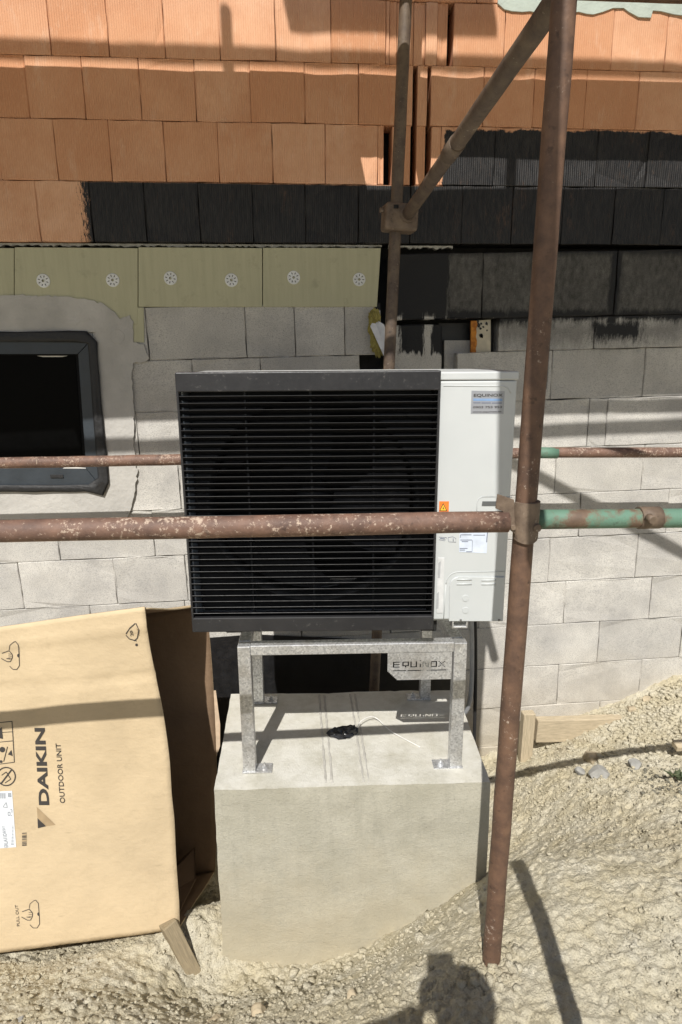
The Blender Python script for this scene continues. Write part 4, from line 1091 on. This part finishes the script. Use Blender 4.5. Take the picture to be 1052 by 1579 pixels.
stroke('printed_symbol', [(194.5, 979), (200, 985), (211, 988)], 1.3); stroke('printed_symbol', [(194.5, 977), (201, 968), (209, 961)], 1.6); stroke('printed_symbol', [(210, 961), (214.5, 971), (212, 984), (207, 988)], 1.5)
print_text('20', (206.5, 980), (204.5, 971.5), (202, 981), .01, INK); print_text('PAP', (216, 979), (214, 968), (213, 979.4), 0, INK_M)
print_shape('printed_symbol', [circ(211, 994, 2.2, 8)[:-1]], INK)
# hand holes PULL OUT
def pull_out(cx, cy):
    stroke('printed_symbol', [(cx+6-13*.0, cy-22), (cx+9, cy-23), (cx+13, cy-18), (cx+14.5, cy+2), (cx+15, cy+14), (cx+11, cy+20), (cx+5, cy+20), (cx, cy+15)], 1.0)
    stroke('printed_symbol', [(cx+6, cy-22), (cx, cy-17), (cx-1, cy-10)], .8)
    print_shape('printed_symbol', [[(cx+14.5, cy-5), (cx+14.7, cy+2.5), (cx+11.5, cy), (cx+11.5, cy-3)]], INK)
    stroke('printed_symbol', [(cx-12, cy-5), (cx-1, cy-9), (cx+4, cy-3), (cx+4, cy+2), (cx+1, cy+8), (cx-4, cy+8), (cx-13, cy+3)], 1.1)
    for k in (-4, -1, 2): stroke('printed_symbol', [(cx-2, cy+k), (cx+3, cy+k+.5)], .7)
    stroke('printed_symbol', [(cx-5, cy+3), (cx+1, cy+4)], 1.2)
    print_text('PULL OUT', (cx-15.5, cy+17), (cx-18.5, cy-16), (cx-20, cy+17.4), .004, INK)
pull_out(46.5, 1410.5); pull_out(15.5, 1012)
# white label and bar code
lv, lf = [], []
for j_ in range(17):
    for i_ in range(13):
        t_, w_ = i_/12, j_/16; lx = -40+(19+6.3*w_+40)*t_; ly = 1222-3*t_+(89-2*t_)*w_
        lv.append(on_card(lx, ly, .0013))
for j_ in range(16):
    for i_ in range(12): lf.append((j_*13+i_, j_*13+i_+1, j_*13+i_+14, j_*13+i_+13))
o = link('white_label', mesh('white_label', lv, lf, True), simple('white_paper', (.68, .71, .74), .6), cbx); o.location = -CB
LPR = simple('label_ink', (.17, .19, .22), .7)
for k in range(7): stroke('label_print', [(-1+1.6*k, 1222.5), (-.6+1.6*k, 1231)], .8 if k % 2 else .5, LPR)
for k in range(4): stroke('label_print', [(13+1.4*k, 1222), (13.5+1.4*k, 1229)], .9, LPR)
stroke('label_print', [(5, 1244), (10, 1237), (12, 1245), (5, 1244)], .7, LPR)
print_text('ERLA11DAW1', (13.2, 1306), (9, 1273), (7.4, 1306.5), .006, LPR)
for k in range(14): stroke('label_print', [(17.6+.3*k*.5, 1302-2.2*k), (21.8-.05*k, 1301.8-2.2*k)], .9, LPR)
for r_ in ([(13, 1252), (16, 1252), (16, 1257), (13, 1257), (13, 1252)], [(16.5, 1248), (19, 1248), (19, 1253)], [(17, 1258), (19, 1257)]): stroke('label_print', r_, 1.0, LPR)
for k in range(9): stroke('printed_bar_code', [(34.5, 1303-2.3*k), (41.5, 1302.5-2.3*k)], 1.2 if k % 3 else 1.8, INK_M if k % 4 == 3 else INK)

# ================================================================== TIMBER
def beam(name, p0, p1, w, h, mat, label, cat, roll=0.0, bev=.003):
    p0, p1 = Vector(p0), Vector(p1); d = p1-p0; L = d.length
    bm = bmesh.new(); bm_box(bm, (0, -w/2, -h/2), (L, w/2, h/2), bev, 1); bmesh.ops.subdivide_edges(bm, edges=[e for e in bm.edges if e.calc_length() > L*.6], cuts=6)
    for v in bm.verts: v.co += Vector((0, random.uniform(-1, 1)*.0012, random.uniform(-1, 1)*.0012))
    o = link(name, bm_mesh(name, bm), mat); o.location = p0
    q = d.to_track_quat('X', 'Z'); o.rotation_mode = 'QUATERNION'; o.rotation_quaternion = q @ Euler((roll, 0, 0)).to_quaternion(); return tag(o, label, cat)
s0, s1 = aty(262, 1432, 2.04), aty(303, 1512, 2.0)
beam('wooden_stake', s0+A([-.012, .012, .02]), s1+(s1-s0)*.5, .056, .072, WOODW, 'short weathered wooden stake propping the corner of the cardboard box', 'stake', .5)
t0, t1 = aty(826, 1125, 3.15), aty(990, 1120, 3.15)
beam('timber_board', t0, t1, .05, .142, WOODB, 'pale timber board lying against the foot of the grey block wall', 'board', 0)
u0, u1 = aty(818, 1095, 3.17), aty(814, 1180, 3.17)
beam('timber_post', (u0[0]-.02, 3.15, u0[2]), (u0[0]-.02, 3.15, u0[2]-.45), .07, .05, WOODB, 'short upright timber at the left end of the pale board', 'post', math.pi/2)
beam('wood_offcut', aty(1040, 1150, 2.63), aty(1085, 1146, 2.63), .05, .03, WOODB, 'small wood offcut lying on the rubble beside the pale board', 'offcut', .2)

# ================================================================== SMALL THINGS ON THE BASE
bm = bmesh.new(); cp = atz(531, 1129, TOPZ+.012)
bmesh.ops.create_icosphere(bm, subdivisions=3, radius=1)
for v in bm.verts:
    n1 = vnoise(A([v.co.x*3+5]), A([v.co.y*3+v.co.z*4+9]))[0]; s_ = .55+.75*n1; a_ = math.atan2(v.co.y, v.co.x)
    v.co = Vector((v.co.x*.060*s_, v.co.y*.040*s_, max(-.012, v.co.z*.026*s_+.006*math.sin(a_*7))))
tag(link('plastic_scrap', bm_mesh('plastic_scrap', bm), simple('black_film', (.02, .02, .022), .22, .4, 60, .9, 60)), 'crumpled scrap of black plastic lying on the concrete block', 'plastic').location = cp
world_tube('cable_tie', smooth_path([atz(548, 1130, TOPZ+.012), atz(556, 1113, TOPZ+.03), atz(572, 1105, TOPZ+.028), atz(584, 1110, TOPZ+.012), atz(604, 1128, TOPZ+.006), atz(648, 1152, TOPZ+.004)]), .0022, simple('white_nylon', (.75, .74, .70), .4), 'thin white strip trailing from the black scrap on the concrete block', 'strip', 6)
# mineral wool and white plastic strips stuck in the wall opening
wool_m = N('mineral_wool'); WOOL = wool_m.fin(wool_m.mix(wool_m.ramp(wool_m.noise(60, 5, .7), .35, .7), (.46, .40, .12), (.27, .22, .06)), .95, wool_m.bump(wool_m.noise(120, 5, .8), 1.0, .01))
wc = aty(579, 512, WY-.012); bm = bmesh.new(); bmesh.ops.create_icosphere(bm, subdivisions=4, radius=1)
for v in bm.verts:
    n1 = vnoise(A([v.co.x*4+v.co.y*3+20]), A([v.co.z*6+7]))[0]; n2 = vnoise(A([v.co.x*17+20]), A([v.co.z*19+v.co.y*13]))[0]
    s_ = .55+.7*n1+.35*n2; v.co = Vector((v.co.x*.028*s_-.012*v.co.z, v.co.y*.020*s_, v.co.z*.115*s_))
tag(link('mineral_wool', bm_mesh('mineral_wool', bm)), 'tuft of yellow mineral wool stuck to the wall above the black grille', 'mineral wool').location = wc
bpy.data.objects['mineral_wool'].data.materials.append(WOOL)
WPL = simple('white_profile', (.66, .67, .70), .5)
for pts_, yy, lb in (([(571, 503), (574, 498), (580, 499), (601, 552), (601, 568), (597, 560)], WY-.045, 'outer white plastic strip leaning beside the yellow wool'), ([(578, 499), (584, 495), (592, 500), (600, 520), (601, 546), (594, 535)], WY-.034, 'inner white plastic strip leaning beside the yellow wool')):
    o = poly_slab('plastic_strip', [aty(a_, b_, yy) for a_, b_ in pts_], (.2, 1, 0), .006, WPL, None, .001); tag(o, lb, 'strip')

# ================================================================== CLODS, GRAVEL, STONES
def rock_verts(rad, flat=.75, sub=1):
    bm = bmesh.new(); bmesh.ops.create_icosphere(bm, subdivisions=sub, radius=1); sx, sy, sz = random.uniform(.7, 1.25), random.uniform(.7, 1.25), flat*random.uniform(.7, 1.1)
    ph = random.random()*50
    vs3 = []
    for v in bm.verts:
        k = random.uniform(.62, 1.22); vs3.append((v.co.x*sx*k, v.co.y*sy*k, v.co.z*sz*k))
    fs3 = [tuple(x.index for x in f.verts) for f in bm.faces]; bm.free(); return A(vs3), A(fs3)
protos = [rock_verts(1) for _ in range(14)]
def chip():
    """small sharp crumb: a jittered octahedron"""
    v = A([(1, 0, 0), (-1, 0, 0), (0, 1, 0), (0, -1, 0), (0, 0, .8), (0, 0, -.8)], float)*A([random.uniform(.6, 1.4), random.uniform(.6, 1.2), random.uniform(.5, 1.0)])
    v = v+A([[random.uniform(-.35, .35) for _ in range(3)] for _ in range(6)])
    return v, A([(0, 2, 4), (2, 1, 4), (1, 3, 4), (3, 0, 4), (2, 0, 5), (1, 2, 5), (3, 1, 5), (0, 3, 5)])
chips = [chip() for _ in range(24)]
def rubble(name, places, mat, label, cat):
    V, Fc, off = [], [], 0
    for (x, y, z, r) in places:
        v, f = random.choice(protos) if r > .0075 else random.choice(chips); a_ = random.uniform(0, 6.28); c_, s_ = math.cos(a_), math.sin(a_)
        q = v*r; q = np.c_[q[:, 0]*c_-q[:, 1]*s_, q[:, 0]*s_+q[:, 1]*c_, q[:, 2]]+A([x, y, z]); V.append(q); Fc.append(f+off); off += len(v)
    V = np.concatenate(V); Fc = np.concatenate(Fc).astype(np.int32)
    me = bpy.data.meshes.new(name); me.vertices.add(len(V)); me.vertices.foreach_set('co', V.ravel().astype(np.float32))
    me.loops.add(Fc.size); me.loops.foreach_set('vertex_index', Fc.ravel()); me.polygons.add(len(Fc)); me.polygons.foreach_set('loop_start', np.arange(0, Fc.size, 3, dtype=np.int32)); me.update(calc_edges=True)
    return tag(link(name, me, mat), label, cat, None, 'stuff')
def inblock(x, y): return -.34 < x < .72 and 1.97 < y < 2.74
pl_ = []
for _ in range(75000):
    x, y = rng.uniform(-1.12, 2.35), 1.0+2.25*rng.random()
    if inblock(x, y): continue
    dens = vnoise(A([x*3.1+40]), A([y*3.1+2]))[0] + (.25 if y > 2.3 and x > 1.1 else 0) + (.2 if x < .4 and y < 2.05 else 0)
    if dens < .28+.4*rng.random(): continue
    r = .0016+.0080*rng.random()**4.5
    pl_.append((x, y, gz(x, y)+r*.2, r))
for _ in range(300):     # coarse lumps along the block foot, the bottom left and the rubble by the wall
    k = rng.random()
    if k < .35: x, y = rng.uniform(-.33, .7), rng.uniform(1.70, 1.98)
    elif k < .6: x, y = rng.uniform(-.9, .3), rng.uniform(1.15, 1.75)
    else: x, y = rng.uniform(1.3, 2.3), rng.uniform(2.55, 3.22)
    r = .007+.016*rng.random()**2; pl_.append((x, y, gz(x, y)+r*.25, r))
for _ in range(1300):     # heap of lumps at the foot of the wall on the right
    x = rng.uniform(1.72, 2.4); y = 3.25-.55*rng.random()**1.3
    r = .004+.015*rng.random()**2.4; pl_.append((x, y, gz(x, y)+r*.1, r))
for _ in range(140):     # soil heaped round the foot of the near post
    t_ = rng.random()*6.28; d0 = .028+.06*rng.random()**1.5; x, y = pb[0]+d0*math.cos(t_), pb[1]+d0*math.sin(t_); r = .005+.012*rng.random()**2
    pl_.append((x, y, gz(x, y)+r*.3, r))
for _ in range(60):
    x, y = pb[0]+rng.normal()*.035, pb[1]-.03-.035*abs(rng.normal()); r = .007+.011*rng.random()**2
    pl_.append((x, y, gz(x, y)+r*.45, r))
rubble('soil_clods', pl_, SOIL, 'dry crumbly lumps of soil strewn over the slope', 'soil')
gp = []
for _ in range(260):
    c_ = atz(1035, 1215, -.32); x, y = c_[0]+rng.normal()*.11, c_[1]+rng.normal()*.09; r = .003+.010*rng.random()**2
    gp.append((x, y, gz(x, y)+r*.15, r))
rubble('gravel', gp, simple('dark_gravel', (.16, .15, .115), .9, .4, 40, .5, 90), 'patch of dark grey-green gravel on the tan soil right of the scaffold post', 'gravel')
def stone(px, py, Y, size, mat, label, flat=.7):
    P = aty(px, py, Y); bm = bmesh.new(); bmesh.ops.create_icosphere(bm, subdivisions=3, radius=1); ph = random.random()*40
    pl2 = [(Vector((random.gauss(0, 1), random.gauss(0, 1), random.gauss(0, 1))).normalized(), random.uniform(.55, .85)) for _ in range(13)]
    for v in bm.verts:
        c_ = v.co.copy()
        for n_, d in pl2:
            k = c_.dot(n_)-d
            if k > 0: c_ -= n_*k
        n1 = vnoise(A([c_.x*5+ph]), A([c_.y*5+c_.z*4+ph]))[0]; c_ *= (.94+.12*n1)
        v.co = Vector((c_.x*size, c_.y*size*.85, c_.z*size*flat))
    z = gz(P[0], P[1]); o = link('stone', bm_mesh('stone', bm), mat); o.location = (P[0], P[1], z+size*flat*.08); o.rotation_euler = (0, 0, random.random()*6)
    return tag(o, label, 'stone', 'loose stones on the soil')
stone(986, 1107, 2.624, 0.041, STONE, 'pale grey angular stone beside the right end of the timber board')
stone(925, 1178, 2.672, 0.065, STONE, 'flat grey stone below the timber board, just past the rail shadow')
stone(899, 1165, 2.759, 0.034, STONE, 'small dark-sided grey stone under the lower edge of the timber board')
stone(975, 1085, 3.171, 0.037, STONE_T, 'tan stone resting on top of the right end of the timber board')
stone(915, 1150, 2.847, 0.058, STONE_T, 'big tan clod leaning on the face of the timber board')
stone(742, 1560, 1.507, 0.023, STONE_T, 'tan stone lying inside the shadow of the photographer')
stone(545, 1553, 1.507, 0.023, STONE_T, 'tan stone casting a short shadow left of the shadow of the photographer')
stone(400, 1552, 1.629, 0.035, STONE_T, 'yellowish clod on the soil below the concrete block')
stone(30, 1565, 1.603, 0.020, STONE, 'grey pebble below the cardboard box, in the darker soil')
stone(1000, 1065, 3.206, 0.034, STONE_T, 'tan stone leaning on the grey block wall at the top of the rubble')
stone(330, 1545, 1.664, 0.031, STONE_T, 'rough tan clod at the foot of the wooden stake')

# small weed on the slope
wp = atz(1046, 1218, -.30); wp[2] = gz(wp[0], wp[1])
weed = tag(empty('weed', wp), 'small dusty green weed growing on the slope right of the scaffold post', 'plant')
LEAF = simple('weed_leaf', (.075, .095, .045), .75, .35, 60); STEM = simple('weed_stem', (.16, .15, .08), .8)
lv_ = [(0, 0, 0), (.007, .001, .010), (.008, .0, .022), (0, -.002, .036), (-.008, 0, .022), (-.007, .001, .010)]; leaf_me = mesh('leaf', lv_, [(0, 1, 2, 3), (0, 3, 4, 5)])
for k_ in range(9):
    t_ = random.uniform(0, 6.28); L_ = random.uniform(.03, .085); tip = Vector((math.cos(t_)*L_, math.sin(t_)*L_*.8, random.uniform(.02, .05)))
    tubeo('stem', smooth_path([(0, 0, -.01), (tip.x*.4, tip.y*.4, tip.z*.8), tip], 4), .0014, STEM, weed, 6)
    for q_ in range(6):
        f_ = random.uniform(.3, 1.0); o = link('leaf', leaf_me, LEAF, weed); o.location = tip*f_; o.rotation_euler = (random.uniform(-1.3, 1.3), random.uniform(-1.3, 1.3), random.uniform(0, 6.28)); o.scale = (random.uniform(.6, 1.1),)*3

# ================================================================== PHOTOGRAPHER (only the shadow is in the picture)
ppl = tag(empty('person', (.05, -.42, 0)), 'person holding up a phone, whose shadow falls on the soil', 'person')
def skin_body():
    J = {'pelvis': (.05, -.42, .95, .145), 'waist': (.05, -.42, 1.10, .130), 'chest': (.05, -.41, 1.29, .150), 'upper': (.045, -.29, 1.46, .120), 'neck': (.035, -.21, 1.57, .060), 'jaw': (.03, -.15, 1.64, .078), 'skull': (.03, -.14, 1.72, .100), 'crown': (.03, -.15, 1.775, .074),
         'shl': (-.13, -.28, 1.47, .07), 'ell': (-.32, -.08, 1.47, .062), 'wrl': (-.12, -.07, 1.53, .044), 'hal': (-.062, -.052, 1.575, .030),
         'shr': (.23, -.28, 1.48, .07), 'elr': (.27, -.14, 1.50, .06), 'wrr': (.115, -.10, 1.505, .030), 'har': (.066, -.052, 1.575, .030),
         'hpl': (-.045, -.42, .90, .095), 'knl': (-.07, -.40, .50, .062), 'anl': (-.08, -.43, .09, .042), 'tol': (-.10, -.28, .035, .035),
         'hpr': (.145, -.42, .90, .095), 'knr': (.17, -.40, .50, .062), 'anr': (.18, -.43, .09, .042), 'tor': (.21, -.28, .035, .035)}
    K = list(J); E = [('pelvis', 'waist'), ('waist', 'chest'), ('chest', 'upper'), ('upper', 'neck'), ('neck', 'jaw'), ('jaw', 'skull'), ('skull', 'crown'), ('upper', 'shl'), ('shl', 'ell'), ('ell', 'wrl'), ('wrl', 'hal'), ('upper', 'shr'), ('shr', 'elr'), ('elr', 'wrr'), ('wrr', 'har'),
                      ('pelvis', 'hpl'), ('hpl', 'knl'), ('knl', 'anl'), ('anl', 'tol'), ('pelvis', 'hpr'), ('hpr', 'knr'), ('knr', 'anr'), ('anr', 'tor')]
    me = bpy.data.meshes.new('body'); me.from_pydata([J[k][:3] for k in K], [(K.index(a_), K.index(b_)) for a_, b_ in E], [])
    o = link('body', me, simple('dark_clothes', (.05, .055, .07), .9, .2, 30), ppl); o.location = -Vector(ppl.location)
    o.modifiers.new('skin', 'SKIN'); sv = me.skin_vertices[0].data
    for i, k in enumerate(K): sv[i].radius = (J[k][3], J[k][3])
    sv[0].use_root = True; sm = o.modifiers.new('sub', 'SUBSURF'); sm.levels = 1; sm.render_levels = 2
skin_body()
SKIN = simple('skin', (.50, .31, .22), .6)
phM = Matrix(((RT[0], UP[0], -fw[0], 0), (RT[1], UP[1], -fw[1], 0), (RT[2], UP[2], -fw[2], 0), (0, 0, 0, 1)))
for s in (-1, 1):          # fingers closed round the long edges of the phone
    for k in range(4):
        base_ = Vector((s*.060, -.035-.021*k+.01, .045)); p1_ = Vector((s*.050, -.03-.020*k+.012, .022)); p2_ = Vector((s*.032, -.028-.019*k+.012, .018))
        pts_ = [Vector(CAM)+(phM @ q) for q in (base_, p1_, p2_)]
        o = tubeo('finger', smooth_path(pts_, 5), .0082, SKIN, None, 10); o.parent = ppl; o.location = -Vector(ppl.location)
    pts_ = [Vector(CAM)+(phM @ q) for q in (Vector((s*.058, -.09, .050)), Vector((s*.045, -.06, .036)), Vector((s*.020, -.045, .032)))]
    o = tubeo('thumb', smooth_path(pts_, 5), .0095, SKIN, None, 10); o.parent = ppl; o.location = -Vector(ppl.location)
bm = bmesh.new(); bm_box(bm, (-.040, -.105, .008), (.040, .060, .0165), .003, 2)
ph = tag(link('phone', bm_mesh('phone', bm), BLACK), 'phone held up by the photographer, its shadow on the soil', 'phone'); ph.matrix_world = Matrix.Translation(Vector(CAM)) @ phM
